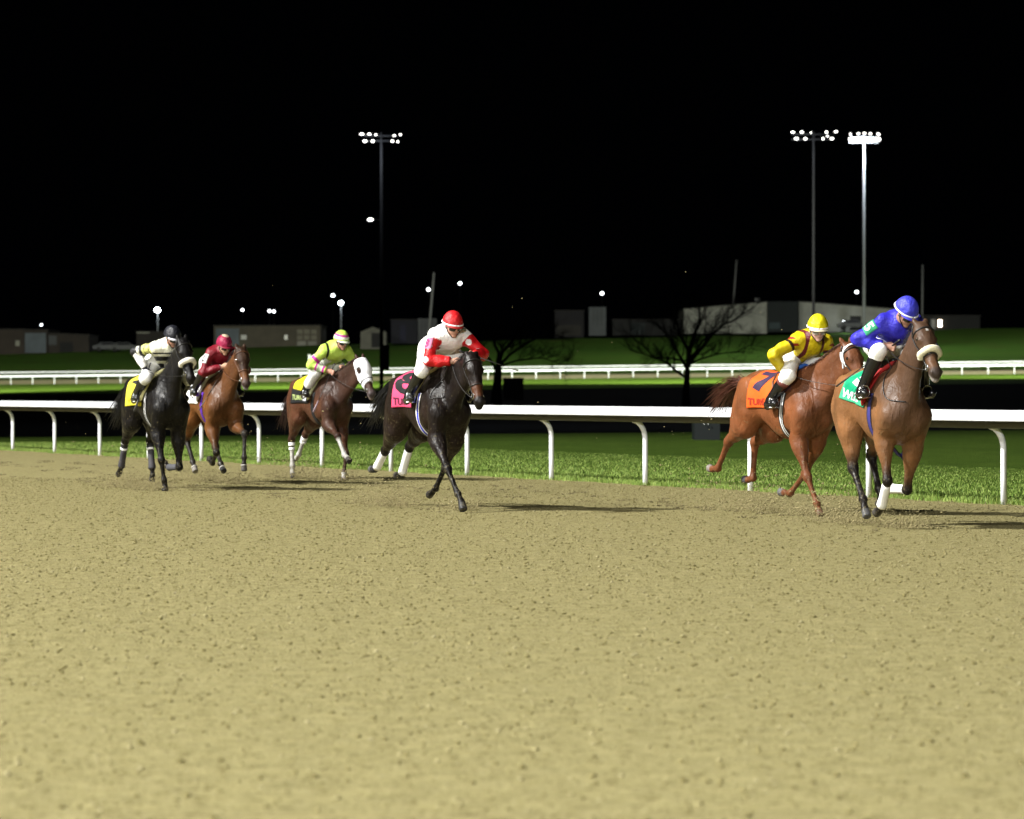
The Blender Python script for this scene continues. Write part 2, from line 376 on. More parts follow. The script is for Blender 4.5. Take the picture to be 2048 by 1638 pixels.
o = clods('sand_clods', np.stack([X, Z, S * .25], 1), S, M_clod, tint=tint); tag(o, 'small loose crumbs of sand scattered all over the track surface', 'sand')
# hoof marks: shallow rims of dug-up sand, darker than the track
def hoofmarks():
    P = []; S = []
    for h in RACE_POS:
        X0, Y0, hd = h; f = A(math.sin(R(hd)), -math.cos(R(hd))); l = A(math.cos(R(hd)), math.sin(R(hd)))
        for s in np.arange(-14, 1.2, .62):
            c = A(X0, Y0) + f * (s + rng.normal() * .15) + l * rng.normal() * .28
            for k in range(22):
                a = rng.random() * 6.28; r = .075 + .02 * rng.normal(); q_ = c + A(math.cos(a), math.sin(a)) * r * (1 + .5 * (math.cos(a - 1.2) > .3)) + rng.normal(size=2) * .02
                if (q_ - RB) @ RN > .1: P.append((q_[0], q_[1], .006 + .012 * rng.random())); S.append(.006 + .010 * rng.random() ** 2)
    return np.array(P), np.array(S)
RACE_POS = [(3.5, 32, 15), (2.88, 35.45, 25), (-.9, 36.87, 22), (-2.76, 48.9, 25), (-4.16, 47, 22), (-4.63, 44.09, 24)]
P_, S_ = hoofmarks(); o = clods('hoof_marks', P_, S_, mat('dark_sand', (.14, .118, .06), .95, .1, noise=.3, nscale=20)); tag(o, 'dug up dark sand in the hoof tracks behind the horses', 'sand')
# kicked-up sand in the air
P = []; S = []
for (X0, Y0, hd) in RACE_POS:
    f = A(math.sin(R(hd)), -math.cos(R(hd)), 0); l = A(math.cos(R(hd)), math.sin(R(hd)), 0)
    for (fx, zz, nn, sp) in ((-1.15, .05, 1500, .24), (-.5, .03, 1300, .18), (.55, .01, 1100, .13), (-1.7, .14, 500, .35), (-2.4, .45, 60, .6)):
        c = A(X0, Y0, 0) + f * fx + l * rng.normal() * .15
        g = rng.normal(size=(nn, 3)) * A(sp, sp, sp * .5); q_ = c + g; q_[:, 2] = np.abs(zz + g[:, 2]) + .01; P.append(q_); S.append(.003 + .012 * rng.random(nn) ** 4)
q_ = np.stack([rng.uniform(-3, 4, 30), rng.uniform(34, 46, 30), rng.uniform(.3, 2.6, 30)], 1); P.append(q_); S.append(.004 + .007 * rng.random(30))
P = np.concatenate(P); S = np.concatenate(S); o = clods('flying_sand', P, S, mat('thrown_sand', (.25, .215, .11), .95, .1, noise=.3, nscale=30)); tag(o, 'sand thrown up into the air by the galloping hooves', 'sand')
# grass blades by the rail
def blades(name, P, H, Wd, m, lean=.35):
    n = len(P); a = rng.random(n) * 6.28; d = np.stack([np.cos(a), np.sin(a), 0 * a], 1); le = rng.normal(size=(n, 3)) * lean * H[:, None]; le[:, 2] = 0
    w = d * Wd[:, None]; V = np.stack([P - w, P + w, P + le * .35 + A(0, 0, 1) * H[:, None] * .6 + w * .7, P + le * .35 + A(0, 0, 1) * H[:, None] * .6 - w * .7, P + le + A(0, 0, 1) * H[:, None]], 1)
    F4 = np.array([(0, 1, 2), (0, 2, 3), (3, 2, 4)]); Fc = (F4[None] + (np.arange(n) * 5)[:, None, None]).reshape(-1, 3)
    g = rng.random((n, 1)); c = A(.085, .170, .018) * (1 - g) + A(.27, .34, .08) * g; c = np.repeat(c, 5, 0)
    return mesh(name, V.reshape(-1, 3), Fc, m, None, c, smooth=False)
M_blade = mat('grass_blade', rough=.6, spec=.25, vcol=True)
n1 = 140000; s = rng.uniform(-4, 48, n1); d = -(rng.random(n1) ** 1.7) * 10.0 + .08 + .07 * np.sin(s * 1.7) + .05 * np.sin(s * 5.3); P = RB + s[:, None] * RDIR + d[:, None] * RN
edge = np.exp(-((d + .3) / .4) ** 2); tuft = .5 + .5 * np.sin(s * 2.3 + 2 * np.sin(s * .9)); Hh = (.026 + .034 * rng.random(n1) + edge * (.02 + .05 * tuft * rng.random(n1)) * rng.random(n1)) * (1 - .8 * np.clip(-d / 10, 0, 1))
o = blades('verge_grass', np.concatenate([P, np.zeros((n1, 1))], 1), Hh, .0018 + .0028 * rng.random(n1), M_blade); tag(o, 'bright green grass growing long along the foot of the near rail', 'grass', kind='stuff')

# ---------------------------------------------------------------- near rail
M_shade = mat('shade_dark_steel', (.05, .046, .036), .55, .4, metal=.0, noise=.15, nscale=6)  # near-black holds the shade under the rail cover; outer far posts share it
rail = empty('running_rail', railp(0, 0)); tag(rail, 'white running rail with gooseneck posts right beside the galloping horses', 'rail')
def sweep(prof, s0, s1, n, closed=True):
    m = MB(); k = len(prof)
    for i in range(n + 1):
        s = s0 + (s1 - s0) * i / n
        for (d, z) in prof: m.v.append(tuple(railp(s, d, z)))
    for i in range(n):
        for j in range(k): m.f.append((i * k + j, i * k + (j + 1) % k, (i + 1) * k + (j + 1) % k, (i + 1) * k + j))
    m.f.append(tuple(range(k))); m.f.append(tuple(n * k + j for j in range(k))[::-1]); return m
ov = .15
outer = [(.435, .958), (.438, .970), (.42, .992), (.36, 1.022), (.26, 1.052), (.15, 1.070), (.05, 1.068), (-.02, 1.045)]
cov = outer + [(d + (.004 if d < .1 else -.006), z - .009) for d, z in outer[::-1]]
off_r = railp(0, 0)
for k in range(12):
    s0 = -5.8 + k * 5.8; sweep(cov, s0 + .002, s0 + 5.795, 1).build('rail_cover', M_white, rail, smooth=False, off=off_r)
ang = np.linspace(0, 2 * math.pi, 13)[:-1]
sweep([(ov + .06 + .050 * math.cos(a), .915 + .055 * math.sin(a)) for a in ang], -5.8, 63.8, 2).build('rail_tube', M_shade, rail, off=off_r)
for i in range(-1, 22):
    s = i * RL; pts = [railp(s, 0, -.05), railp(s, 0, .3), railp(s, 0, .62), railp(s, .008, .69), railp(s, .03, .76), railp(s, .07, .82), railp(s, .13, .87), railp(s, .19, .89)]
    MB().tube(pts, .036, 14).build('post', M_white, rail, off=off_r)
# ---------------------------------------------------------------- far rails
def farline(f, u):  # u along px-ish world x
    return f(u)
for (f, nm, lab, post) in ((l5, 'inner_far_rail', 'far white rail with posts along the grass verge side of the distant track', True), (l6, 'outer_far_rail', 'upper thinner white rail beyond the distant strip of sand', True)):
    rt = empty('distant_rail', f(0)); tag(rt, lab, 'rail', 'white rails of the far straight'); o3 = f(0)
    d = nrm(f(1) - f(0)); m = MB(); hgt = 1.07; bh = .20 if nm[0] == 'i' else .15; pr_ = .05 if nm[0] == 'i' else .03
    N = 44
    m = MB()
    for i in range(-N, N):
        a = f(0) + d * 2.9 * i; b = a + d * 2.9
        m.add([a + A(0, -.08, hgt - bh), b + A(0, -.08, hgt - bh), b + A(0, .06, hgt), a + A(0, .06, hgt), a + A(0, .1, hgt - bh), b + A(0, .1, hgt - bh)], [(0, 1, 2, 3), (3, 2, 5, 4), (4, 5, 1, 0)])
    m.build('rail_board', M_white, rt, smooth=False, off=o3)
    for i in range(-N, N + 1):
        a = f(0) + d * 2.9 * i
        if abs(a[0]) > 68: continue
        MB().tube([a + A(0, 0, -.1), a + A(0, 0, hgt - bh + .02)], pr_, 6).build('post', M_white if nm[0] == 'i' else M_shade, rt, off=o3)

# ---------------------------------------------------------------- floodlight masts
M_pole_dark = mat('near_black_mast', (.004, .004, .0045), .9, .05)  # one near-black colour for masts, arms and lamp housings
M_pole = mat('galvanised_mast', (.10, .105, .11), .7, .2)
M_lampE = emis('lamp_glow', (1, .98, .92), 7.0)
def mast(px, Y, ytop, ybase, wid, pole_m, heads, label, extra=None, lamps=None, es=None, local=0):
    zt = zpx(Y, ytop); zb = zpx(Y, ybase); X = at(px, Y); rt = empty('floodlight_mast', (X, Y, zb)); tag(rt, label, 'floodlight', 'tall floodlight masts'); of = A(X, Y, zb)
    MB().tube([(X, Y, zb), (X, Y, zb + (zt - zb) * .5), (X, Y, zt + .3)], [wid, wid * .75, wid * .5], 12).build('pole', pole_m, rt, off=of)
    wx = (heads[-1][0] - heads[0][0])
    for zz in (0, -.45 * Y / 300): MB().box((X, Y, zt + zz), (1.0 * max(abs(hh[0]) for hh in heads) * 2 / F_PX * Y, .12, .10)).build('crossarm', pole_m, rt, smooth=False, off=of)
    for (dx, dy, w, hh) in heads:
        c = (X + dx / F_PX * Y, Y - .3, zt - dy / F_PX * Y); w_, h_ = 0.68 * w / F_PX * Y / 2, .66 * hh / F_PX * Y / 2
        hd = MB().ball((c[0], c[1] + .25, c[2] + h_ * .25), (w_ * 1.05, .35, h_ * 1.0), 12, 8).build('lamp_head', M_pole_dark, rt, off=of)
        MB().ball((c[0], c[1], c[2]), (w_, .16, h_), 12, 8).build('lamp', M_lampE, hd, off=of)
    if local:
        l = bpy.data.lights.new('mast_glow', 'POINT'); l.energy = local; l.shadow_soft_size = .5; l.color = (.85, .93, 1); lo_ = bpy.data.objects.new('mast_glow', l); COL.objects.link(lo_); lo_.location = (X - 1.2, Y - 2.2, zt - 1.0)
    return rt, of
hA = [(-39, -3, 12, 5), (-24, -3, 10, 5), (-11, -2, 6, 5), (26, 0, 8, 4), (38, -2, 6, 5), (-33, 11, 12, 6), (-17, 11, 9, 7), (22, 11, 8, 6), (33, 12, 5, 6)]
mA, of = mast(763, 300, 272, 792, .19, M_pole_dark, hA, 'black floodlight mast behind the white hooded horse and its rider', local=5000)
X = at(770, 300); MB().box((X, 300 - .3, zpx(300, 715)), (.80, .5, 2.2)).build('control_box', M_pole_dark, mA, smooth=False, off=of)
hd = MB().box((at(751, 300), 300, zpx(300, 439)), (1.1, .1, .08)).build('side_arm', M_pole_dark, mA, smooth=False, off=of)
MB().ball((at(741, 300), 299.8, zpx(300, 439.5)), (.25, .15, .12), 10, 6).build('lamp', M_lampE, hd, off=of)
hB = [(-42, -4, 11, 5), (-24, -4, 9, 6), (-6, -3, 4, 4), (25, -4, 7, 6), (44, -5, 10, 5), (-35, 9, 12, 6), (-17, 9, 9, 6), (18, 9, 6, 6), (27, 4, 6, 4), (36, 9, 10, 6)]
mast(1627, 330, 269, 775, .17, M_pole_dark, hB, 'dark floodlight mast with spread lamps above the rider in yellow', local=2500)
hC = [(-28, -6, 5, 6), (28, -6, 9, 6), (-12, -7, 8, 5), (12, -7, 8, 5), (0, -8, 8, 5)] + [(x, 4 + 2 * (abs(x) < 20), 10, 11) for x in (-28, -20, -11, -2, 7, 16, 25, 29)]
mast(1728, 455, 275, 735, .23, M_pole, hC, 'pale floodlight mast with a dense blazing cluster above the rider in blue', local=26000)

# small distant lamps
M_white_lamp = emis('white_lamp', (.92, .97, 1), 9); M_warm_lamp = emis('warm_lamp', (1, .82, .6), 14); M_blue_lamp = emis('blue_white_lamp', (.85, .95, 1), 30)
def lamp(px, py, Y, dia, m, pole=True, lab='', h0=None, pw=.09, glow=0):
    X = at(px, Y); z = zpx(Y, py); zg = ground_z(X, min(Y, 520)) if h0 is None else zpx(Y, h0); rt = empty('yard_lamp', (X, Y, zg)); tag(rt, lab, 'lamp', 'distant yard lamps'); of = A(X, Y, zg); r = dia / F_PX * Y / 2
    if pole: MB().tube([(X, Y + .3, zg - .3), (X, Y + .3, z + .2)], [pw * 1.3, pw], 8).build('pole', M_pole_dark if pole == 1 else M_pole, rt, off=of); MB().box((X, Y + .15, z + r + .05), (r * 1.6, .7, .10)).build('bracket', M_pole_dark, rt, smooth=False, off=of)
    MB().ball((X, Y - .1, z), (r, r * .6, r * .85), 12, 8).build('lamp', m, rt, off=of)
    if glow:
        l = bpy.data.lights.new('lamp_light', 'POINT'); l.energy = glow; l.shadow_soft_size = .2; l.color = (.85, .93, 1); lo_ = bpy.data.objects.new('lamp_light', l); COL.objects.link(lo_); lo_.location = (X, Y - 1, z - .4)
LP = [(83, 650, 540, 5, M_white_lamp, 1, 'small lamp above the grey garage door at the far left', None, 0), (315, 620, 540, 12, M_blue_lamp, 2, 'brightest blue white yard lamp, above the rider in the black cap', None, 260),
      (485, 620, 700, 6, M_white_lamp, 1, 'small lamp high above the left end of the long low barn', None, 0), (539, 622, 700, 6, M_white_lamp, 1, 'left one of two close lamps above the long low barn', None, 0), (548, 623, 700, 6, M_white_lamp, 1, 'right one of two close lamps above the long low barn', None, 0),
      (666, 591, 720, 7, M_white_lamp, 1, 'yard lamp up and left of the bright one over the lime rider', None, 0), (682, 606, 545, 10, M_blue_lamp, 2, 'bright yard lamp directly above the rider in lime green', None, 260),
      (857, 579, 760, 7, M_white_lamp, 1, 'distant lamp up and left of the red capped rider, beside the slanting pole', None, 0), (920, 567, 760, 7, M_white_lamp, 1, 'distant lamp straight above the red capped rider', None, 0),
      (1204, 587, 700, 7, M_white_lamp, 1, 'lamp on its own above the pale container in the middle', None, 0), (1713, 584, 700, 7, M_white_lamp, 1, 'round lamp just left of the pale floodlight mast', None, 0)]
for (a, b, c, d_, m, p_, lab, h0, g) in LP: lamp(a, b, c, d_ - .7, m, p_, lab, h0, glow=g)
# ---------------------------------------------------------------- buildings and yard
def wallm(name, c, **k): return mat(name, c, .8, .2, noise=.18, nscale=.6, **k)
M_tan = wallm('tan_cladding', (0.0160, 0.0120, 0.0088)); M_greybl = wallm('blue_grey_door', (0.0437, 0.0519, 0.0601)); M_brown_w = wallm('brown_cladding', (0.0115, 0.0088, 0.0067)); M_dark = wallm('dark_opening', (0.0030, 0.0030, 0.0030))
M_cream = wallm('cream_cladding', (0.0490, 0.0473, 0.0385)); M_roof = wallm('dark_roof', (0.0100, 0.0088, 0.0080)); M_green = wallm('dark_green_container', (0.0014, 0.0028, 0.0028)); M_pale = wallm('pale_panels', (0.1200, 0.1200, 0.1000)); M_navy = wallm('navy_trailer', (0.0022, 0.0022, 0.0050)); M_lightw = wallm('grey_white_cladding', (0.1020, 0.1020, 0.0884))
def bar(name, rt, x0, x1, y0, y1, Y, dep, m, of, y1b=None, y0b=None):
    """box between picture columns x0..x1 and rows y0 (top)..y1 (bottom) at distance Y, with real depth; y0b = top row at the right end"""
    y0b = y0 if y0b is None else y0b; y1b = y1 if y1b is None else y1b
    X0, X1 = at(x0, Y), at(x1, Y); V = []
    for yy in (Y, Y + dep): V += [(X0, yy, zpx(Y, y1)), (X1, yy, zpx(Y, y1b)), (X1, yy, zpx(Y, y0b)), (X0, yy, zpx(Y, y0))]
    return mesh(name, V, [(0, 1, 2, 3), (5, 4, 7, 6), (0, 4, 5, 1), (3, 2, 6, 7), (0, 3, 7, 4), (1, 5, 6, 2)], m, rt, smooth=False, off=of)
def building(name, label, cat, x0, x1, ytop, ybase, Y, dep, wall, roof=True, ytop_r=None, parts=(), grp=None, ybase_r=None):
    of = A(at((x0 + x1) / 2, Y), Y, zpx(Y, ybase)); rt = empty(name, of); tag(rt, label, cat, grp)
    bar('wall', rt, x0, x1, ytop, ybase + 3, Y, dep, wall, of, y0b=ytop_r)
    if roof: bar('roof', rt, x0 - 2, x1 + 2, ytop - 1.6, ytop, Y - .4, dep + .8, M_roof, of, y0b=(ytop_r or ytop) - 1.6, y1b=(ytop_r or ytop))
    for (pn, a, b, c, d_, m, pr) in parts: bar(pn, rt, a, b, c, d_, Y - pr, pr + .02, m, of)
    return rt
building('garage_building', 'long tan barn at the far left edge of the picture', 'building', -60, 49, 659, 708, 524, 14, M_tan, parts=[('wall_sign', 31, 39, 681, 692, M_pale, .12), ('door', -30, -5, 670, 707, M_dark, .08)], grp='buildings on the hill')
building('garage', 'garage with a big blue grey door at the far left', 'building', 49, 95, 660, 706, 523, 14, M_brown_w, parts=[('garage_door', 50, 92, 666, 705.5, M_greybl, .15)], grp='buildings on the hill')
building('shed', 'brown shed with a dark doorway right of the blue grey garage door', 'building', 96, 178, 667, 706, 524, 12, M_brown_w, parts=[('door', 120, 146, 684, 705.5, M_dark, .10), ('side_panel', 97, 113, 671, 690, wallm('grey_panel', (0.0297, 0.0315, 0.0332)), .08)], ytop_r=670, grp='buildings on the hill')
building('stable', 'dim brown stable with a pale ridge behind the black capped rider', 'building', 273, 345, 664, 706, 523, 14, wallm('dim_brown', (0.0070, 0.0056, 0.0044)), parts=[('ridge_strip', 274, 299, 664, 666.5, M_pale, .2)], grp='buildings on the hill')
building('barn', 'long low grey brown barn behind the maroon and lime riders', 'building', 428, 641, 652, 697, 522, 16, wallm('barn_cladding', (0.0311, 0.0270, 0.0189)), ytop_r=651,
    parts=[('garage_door', 432, 478, 657, 690, M_greybl, .15), ('wall_sign', 482, 493, 670, 679, wallm('sign_white', (0.2500, 0.2500, 0.2400)), .14), ('wall_sign', 569, 575, 670, 679, wallm('sign_white', (.5, .5, .48)), .14)] +
          [('window', 594 + 14 * i, 605 + 14 * i, 659 + 11.5 * j, 668 + 11.5 * j, wallm('window_blind', (0.0700, 0.0648, 0.0490)), .12) for i in range(3) for j in range(2)] + [('door', 594 + 21.5 * i, 612 + 21.5 * i, 682, 695.5, wallm('pale_door', (0.0882, 0.0853, 0.0735)), .12) for i in range(2)], grp='buildings on the hill')
rt = building('garden_shed', 'small pale gabled shed with a dark door beside the black mast', 'building', 721, 772, 664, 695, 500, 6, M_cream, roof=False, parts=[('door', 743, 762, 666, 694.5, M_dark, .1)], grp='buildings on the hill')
of = A(at(746.5, 500), 500, zpx(500, 695)); X0, Xm, X1 = at(720, 500), at(746, 500), at(773, 500); z0, z1 = zpx(500, 664.0), zpx(500, 654)
mesh('roof', [(X0, 499.8, z0), (X1, 499.8, z0), (Xm, 499.8, z1), (X0, 506.2, z0), (X1, 506.2, z0), (Xm, 506.2, z1)], [(0, 1, 2), (4, 3, 5), (0, 2, 5, 3), (1, 4, 5, 2), (0, 3, 4, 1)], M_cream, rt, smooth=False, off=of)
building('trailer', 'dark navy trailer left of the red capped rider', 'trailer', 782, 835, 640, 684, 515, 8, M_navy, grp='trailers parked on the hill', parts=[('door', 800, 812, 650, 683, wallm('navy_door', (0.0045, 0.0045, 0.0120)), .1)])
building('container', 'grey ribbed container end just left of the red capped rider', 'container', 836, 873, 637, 683, 514, 8, wallm('ribbed_grey', (0.0297, 0.0307, 0.0327)), roof=False, grp='containers on the hill', parts=[('door_rib', 836 + 7 * k, 837.5 + 7 * k, 638, 682, wallm('rib_grey', (0.0198, 0.0198, 0.0218)), .1) for k in range(1, 5)])
building('trailer', 'dark trailer row right of the leafless tree behind the red capped rider', 'trailer', 1110, 1168, 622, 672, 524, 8, wallm('purple_dark', (0.0022, 0.0017, 0.0026)), grp='trailers parked on the hill', parts=[('side_panel', 1112, 1162, 650, 671, wallm('dim_tan', (0.0079, 0.0070, 0.0057)), .1)])
building('container', 'grey container with slanting top under the lone lamp', 'container', 1178, 1212, 614, 668, 522, 8, wallm('container_grey', (0.0318, 0.0343, 0.0367)), roof=False, grp='containers on the hill', parts=[('door_rib', 1178 + 8 * k, 1179.5 + 8 * k, 616, 652, wallm('rib_grey2', (0.0221, 0.0245, 0.0245)), .1) for k in range(1, 4)])
building('long_shed', 'low dim shed between the lone lamp and the pale warehouse', 'building', 1225, 1362, 640, 668, 526, 9, wallm('very_dim', (0.0021, 0.0021, 0.0022)), grp='buildings on the hill', parts=[('door', 1262, 1290, 646, 668, wallm('dim_teal', (0.0066, 0.0090, 0.0096)), .1)])
building('warehouse', 'pale warehouse behind the bare branches of the leafless tree', 'building', 1368, 1534, 618, 664, 521, 18, M_lightw, ytop_r=603.5, grp='buildings on the hill', parts=[('wall_panel', 1410, 1412, 614, 664, M_brown_w, .08), ('wall_panel', 1456, 1457.5, 609, 664, M_brown_w, .08), ('roof_vent', 1510, 1520, 596, 602.5, wallm('vent', (.05, .05, .05)), .3)])
building('container', 'dark green container between the two pale warehouse walls', 'container', 1535, 1596, 603, 661, 520, 9, M_green, roof=False, grp='containers on the hill', parts=[('side_panel', 1538, 1560, 645, 658, wallm('teal_panel', (0.0120, 0.0180, 0.0200)), .1)])
building('warehouse', 'pale warehouse with falling roof line behind the yellow capped rider', 'building', 1598, 1790, 603, 661, 521, 18, M_lightw, ytop_r=618, grp='buildings on the hill', parts=[('door', 1700, 1722, 632, 660, M_dark, .1)])
rt = building('stable_block', 'dark stable block with a lit warm doorway at the right', 'building', 1845, 1960, 632, 660, 530, 9, wallm('night_wall', (0.0025, 0.0025, 0.0025)), grp='buildings on the hill', parts=[('door', 1862, 1870, 638, 658, wallm('grey_door', (.10, .10, .10)), .1)])
o = MB().box((at(1880, 529.6), 529.6, zpx(529.6, 647)), (.5, .25, 1.05)).build('lit_doorway', M_warm_lamp, rt, smooth=False, off=A(at(1902.5, 530), 530, zpx(530, 660)))
lamp(1689, 644, 519, 8, M_white_lamp, 1, 'lamp on the warehouse wall between the yellow and blue caps', None, glow=300)
# parked vehicles
M_paint = mat('dark_car_paint', (.008, .009, .012), .5, .2); M_hl = mat('lamp_glass', (.35, .35, .35), .2, .6); M_tyre = mat('tyre', (.012, .012, .012), .8, .2)
def car(px, Y, yb, label, paint, L=4.5):
    X = at(px, Y); zb = zpx(Y, yb); of = A(X, Y, zb); rt = empty('parked_car', of); tag(rt, label, 'car', 'cars parked on the hill'); m = MB(); Wd = 1.8
    prof = [(-L / 2, .35), (-L / 2, .85), (-L * .40, .95), (-L * .24, 1.42), (L * .14, 1.45), (L * .30, 1.0), (L * .48, .88), (L / 2, .6), (L / 2, .35)]; k = len(prof)
    for yy, sx in ((-Wd / 2, 1), (-Wd / 2 + .12, 1), (Wd / 2 - .12, 1), (Wd / 2, 1)):
        for (a, b) in prof: ins = .10 if b > 1.1 else 0; m.v.append((X + a, Y + yy + (ins if yy < 0 else -ins) * (abs(yy) > .8), zb + b))
    for r_ in range(3):
        for j in range(k): m.f.append((r_ * k + j, r_ * k + (j + 1) % k, (r_ + 1) * k + (j + 1) % k, (r_ + 1) * k + j))
    m.f.append(tuple(range(k))[::-1]); m.f.append(tuple(3 * k + j for j in range(k))); bd = m.build('body', paint, rt, smooth=False, off=of)
    MB().add([(X - L * .22, Y - Wd / 2 - .0, zb + 1.0), (X + L * .24, Y - Wd / 2 - .0, zb + 1.02), (X + L * .13, Y - Wd / 2 + .07, zb + 1.36), (X - L * .2, Y - Wd / 2 + .07, zb + 1.34)], [(0, 1, 2, 3)]).build('window', M_lens, bd, smooth=False, off=of)
    for wx in (-L * .31, L * .31):
        for sy in (-Wd / 2 - .01, Wd / 2 - .19): MB().tube([(X + wx, Y + sy, zb + .33), (X + wx, Y + sy + .2, zb + .33)], .33, 14).build('wheel', M_tyre, rt, off=of)
    for sx in (-1, 1): MB().ball((X + sx * (L / 2 - .02), Y - Wd / 2 + .25, zb + .72), (.10, .22, .10), 8, 6).build('headlight', M_hl, rt, off=of)
car(217, 516, 703, 'dark parked car at the left of two, right of the brown shed', M_paint)
car(249, 514, 703.5, 'parked car with glinting lamps beside the dim brown stable', mat('grey_car_paint', (0.0060, 0.0066, 0.0075), .5, .2))
car(1705, 512, 659, 'dark car parked before the warehouse between yellow and blue caps', M_paint)
# slanting cable poles and rods
def rod(name, pts, r, m, label, cat, grp=None):
    of = A(*pts[0]); rt = MB().tube(pts, r, 8).build(name, m, None, off=of); rt.location = pts[0]; tag(rt, label, cat, grp); return rt
for (x0, y0, x1, y1, Y, lab) in ((868, 545, 858, 640, 470, 'thin slanting grey pole beside the head of the red capped rider'), (1473, 520, 1465, 606, 560, 'thin grey pole standing behind the pale warehouse'), (1845, 530, 1844, 632, 530, 'thin grey pole right of the rider in blue')):
    rod('utility_pole', [(at(x1, Y), Y, zpx(Y, y1 + 25)), (at(x0, Y), Y, zpx(Y, y0))], .16, mat('pole_grey', (0.0700, 0.0700, 0.0700), .7, .3), lab, 'pole', 'utility poles')
rod('marker_post', [(at(619, 360), 360, zpx(360, 765)), (at(619, 360), 360, zpx(360, 709))], .16, mat('grey_post', (.30, .32, .30), .6, .3), 'grey white marker post rising above the far rail behind the lime rider', 'post')
# utility boxes in the dark hollow
def ubox(px0, px1, py0, py1, Y, m, lab):
    of = A(at((px0 + px1) / 2, Y), Y, zpx(Y, py1)); rt = empty('utility_box', of); tag(rt, lab, 'cabinet', 'utility boxes on the infield'); bar('cabinet', rt, px0, px1, py0, py1, Y, 1.2, m, of); bar('lid', rt, px0 - 1, px1 + 1, py0 - 1.5, py0, Y - .05, 1.3, m, of)
    return rt, of
ubox(1006, 1047, 757, 800, 245, mat('black_box', (.006, .006, .006), .6, .3), 'black utility box beside the trunk of the left leafless tree')
b2, of = ubox(1389, 1440, 838, 886, 88, mat('green_black_box', (.005, .008, .008), .6, .3), 'dark green cabinet under the rail left of the chestnut horse')
for dx in (0, 7): MB().ball((at(1409 + dx, 87.9), 87.9, zpx(87.9, 848.5)), (.02, .01, .03), 8, 6).build('latch', M_steel, b2, off=of)

# ---------------------------------------------------------------- leafless trees
M_bark = mat('dark_bark', (.008, .0065, .006), .9, .1)
def bare_tree(px, Y, pybase, label, seed, limbs, trunk_r=.22):
    rs = random.Random(seed); X = at(px, Y); zb = zpx(Y, pybase); of = A(X, Y, zb); rt = empty('bare_tree', of); tag(rt, label, 'tree', 'leafless trees on the infield'); u = Y / F_PX
    tr = MB(); crown = MB()
    def px_pt(p, y): return Vector((X + p[0] * u, Y + y, zb - p[1] * u))
    def grow(p, d, L, r, depth):
        n = 5; pts = [p]; q = p.copy(); dd = d.copy()
        for k in range(n):
            dd = (dd + Vector((rs.gauss(0, .16), rs.gauss(0, .16), rs.gauss(0, .12) + .04))).normalized(); q = q + dd * L / n; pts.append(q.copy())
        crown.tube(pts, [r * (1 - .55 * k / n) for k in range(n + 1)], 5 if r > .03 else 3, cap=False)
        if depth <= 0: return
        for k in range(1, n + 1):
            for _ in range(2 if depth > 1 else 2):
                if rs.random() < .80:
                    s = Vector((rs.gauss(0, 1), rs.gauss(0, 1), rs.gauss(.25, .7))).normalized(); nd = (dd * .9 + s * .75).normalized(); grow(pts[k], nd, L * rs.uniform(.40, .65), r * .50 * (1 - .3 * k / n), depth - 1)
    T0 = px_pt((0, 0), 0)
    for (path, r, ydep) in limbs:
        pts = [px_pt(p, ydep * i / (len(path) - 1)) for i, p in enumerate(path)]
        fine = []
        for i in range(len(pts) - 1):
            for t in (0, .5): fine.append(pts[i].lerp(pts[i + 1], t) + Vector((rs.gauss(0, .05), rs.gauss(0, .05), rs.gauss(0, .03))) * (i > 0 or t > 0))
        fine.append(pts[-1]); n = len(fine); crown.tube(fine, [max(r * (1 - .8 * i / (n - 1)), .03) for i in range(n)], 7)
        for i in range(2, n):
            d = (fine[i] - fine[i - 1]).normalized()
            for _ in range(3): 
                s = Vector((rs.gauss(0, 1), rs.gauss(0, .9), rs.gauss(.3, .7))).normalized(); grow(fine[i], (d * .8 + s * .8).normalized(), rs.uniform(.9, 1.7), max(r * .28 * (1 - .6 * i / n), .022), 2)
    tr.tube([T0 + Vector((0, 0, -1.2)), T0, px_pt((2, -22), 0), px_pt((3, -50), 0)], [trunk_r * 1.5, trunk_r * 1.2, trunk_r, trunk_r * .9], 10)
    tr.build('trunk', M_bark, rt, off=of); crown.build('crown', M_bark, rt, off=of)
bare_tree(1372, 250, 780, 'leafless tree with wide dark branches in front of the pale warehouse', 3,
    [([(3, -48), (2, -80), (-12, -110), (-20, -150), (-12, -172)], .17, .6), ([(3, -48), (8, -85), (20, -115), (26, -150), (22, -175)], .17, -.5), ([(3, -45), (22, -72), (45, -105), (75, -130), (112, -150), (140, -168)], .16, .8),
     ([(3, -42), (-10, -62), (-28, -98), (-55, -128), (-85, -150)], .13, -.8), ([(0, -26), (-20, -40), (-36, -54), (-60, -62), (-88, -92), (-112, -112)], .13, .4), ([(4, -50), (30, -62), (62, -72), (98, -76), (130, -90)], .09, -.4), ([(5, -60), (32, -95), (60, -125), (85, -158)], .10, 1.2), ([(2, -58), (-30, -62), (-70, -66), (-105, -78)], .07, -1)])
bare_tree(993, 245, 785, 'leafless tree right behind the head of the dark brown horse', 11,
    [([(3, -48), (4, -80), (-8, -110), (-20, -140)], .17, .6), ([(3, -48), (14, -80), (32, -105), (52, -125)], .17, -.5), ([(3, -45), (25, -75), (60, -100), (100, -118), (130, -112)], .13, .8),
     ([(3, -42), (-12, -65), (-30, -90), (-50, -110)], .13, -.8), ([(4, -50), (40, -64), (80, -70), (112, -62), (140, -56)], .08, -.4)], .32)
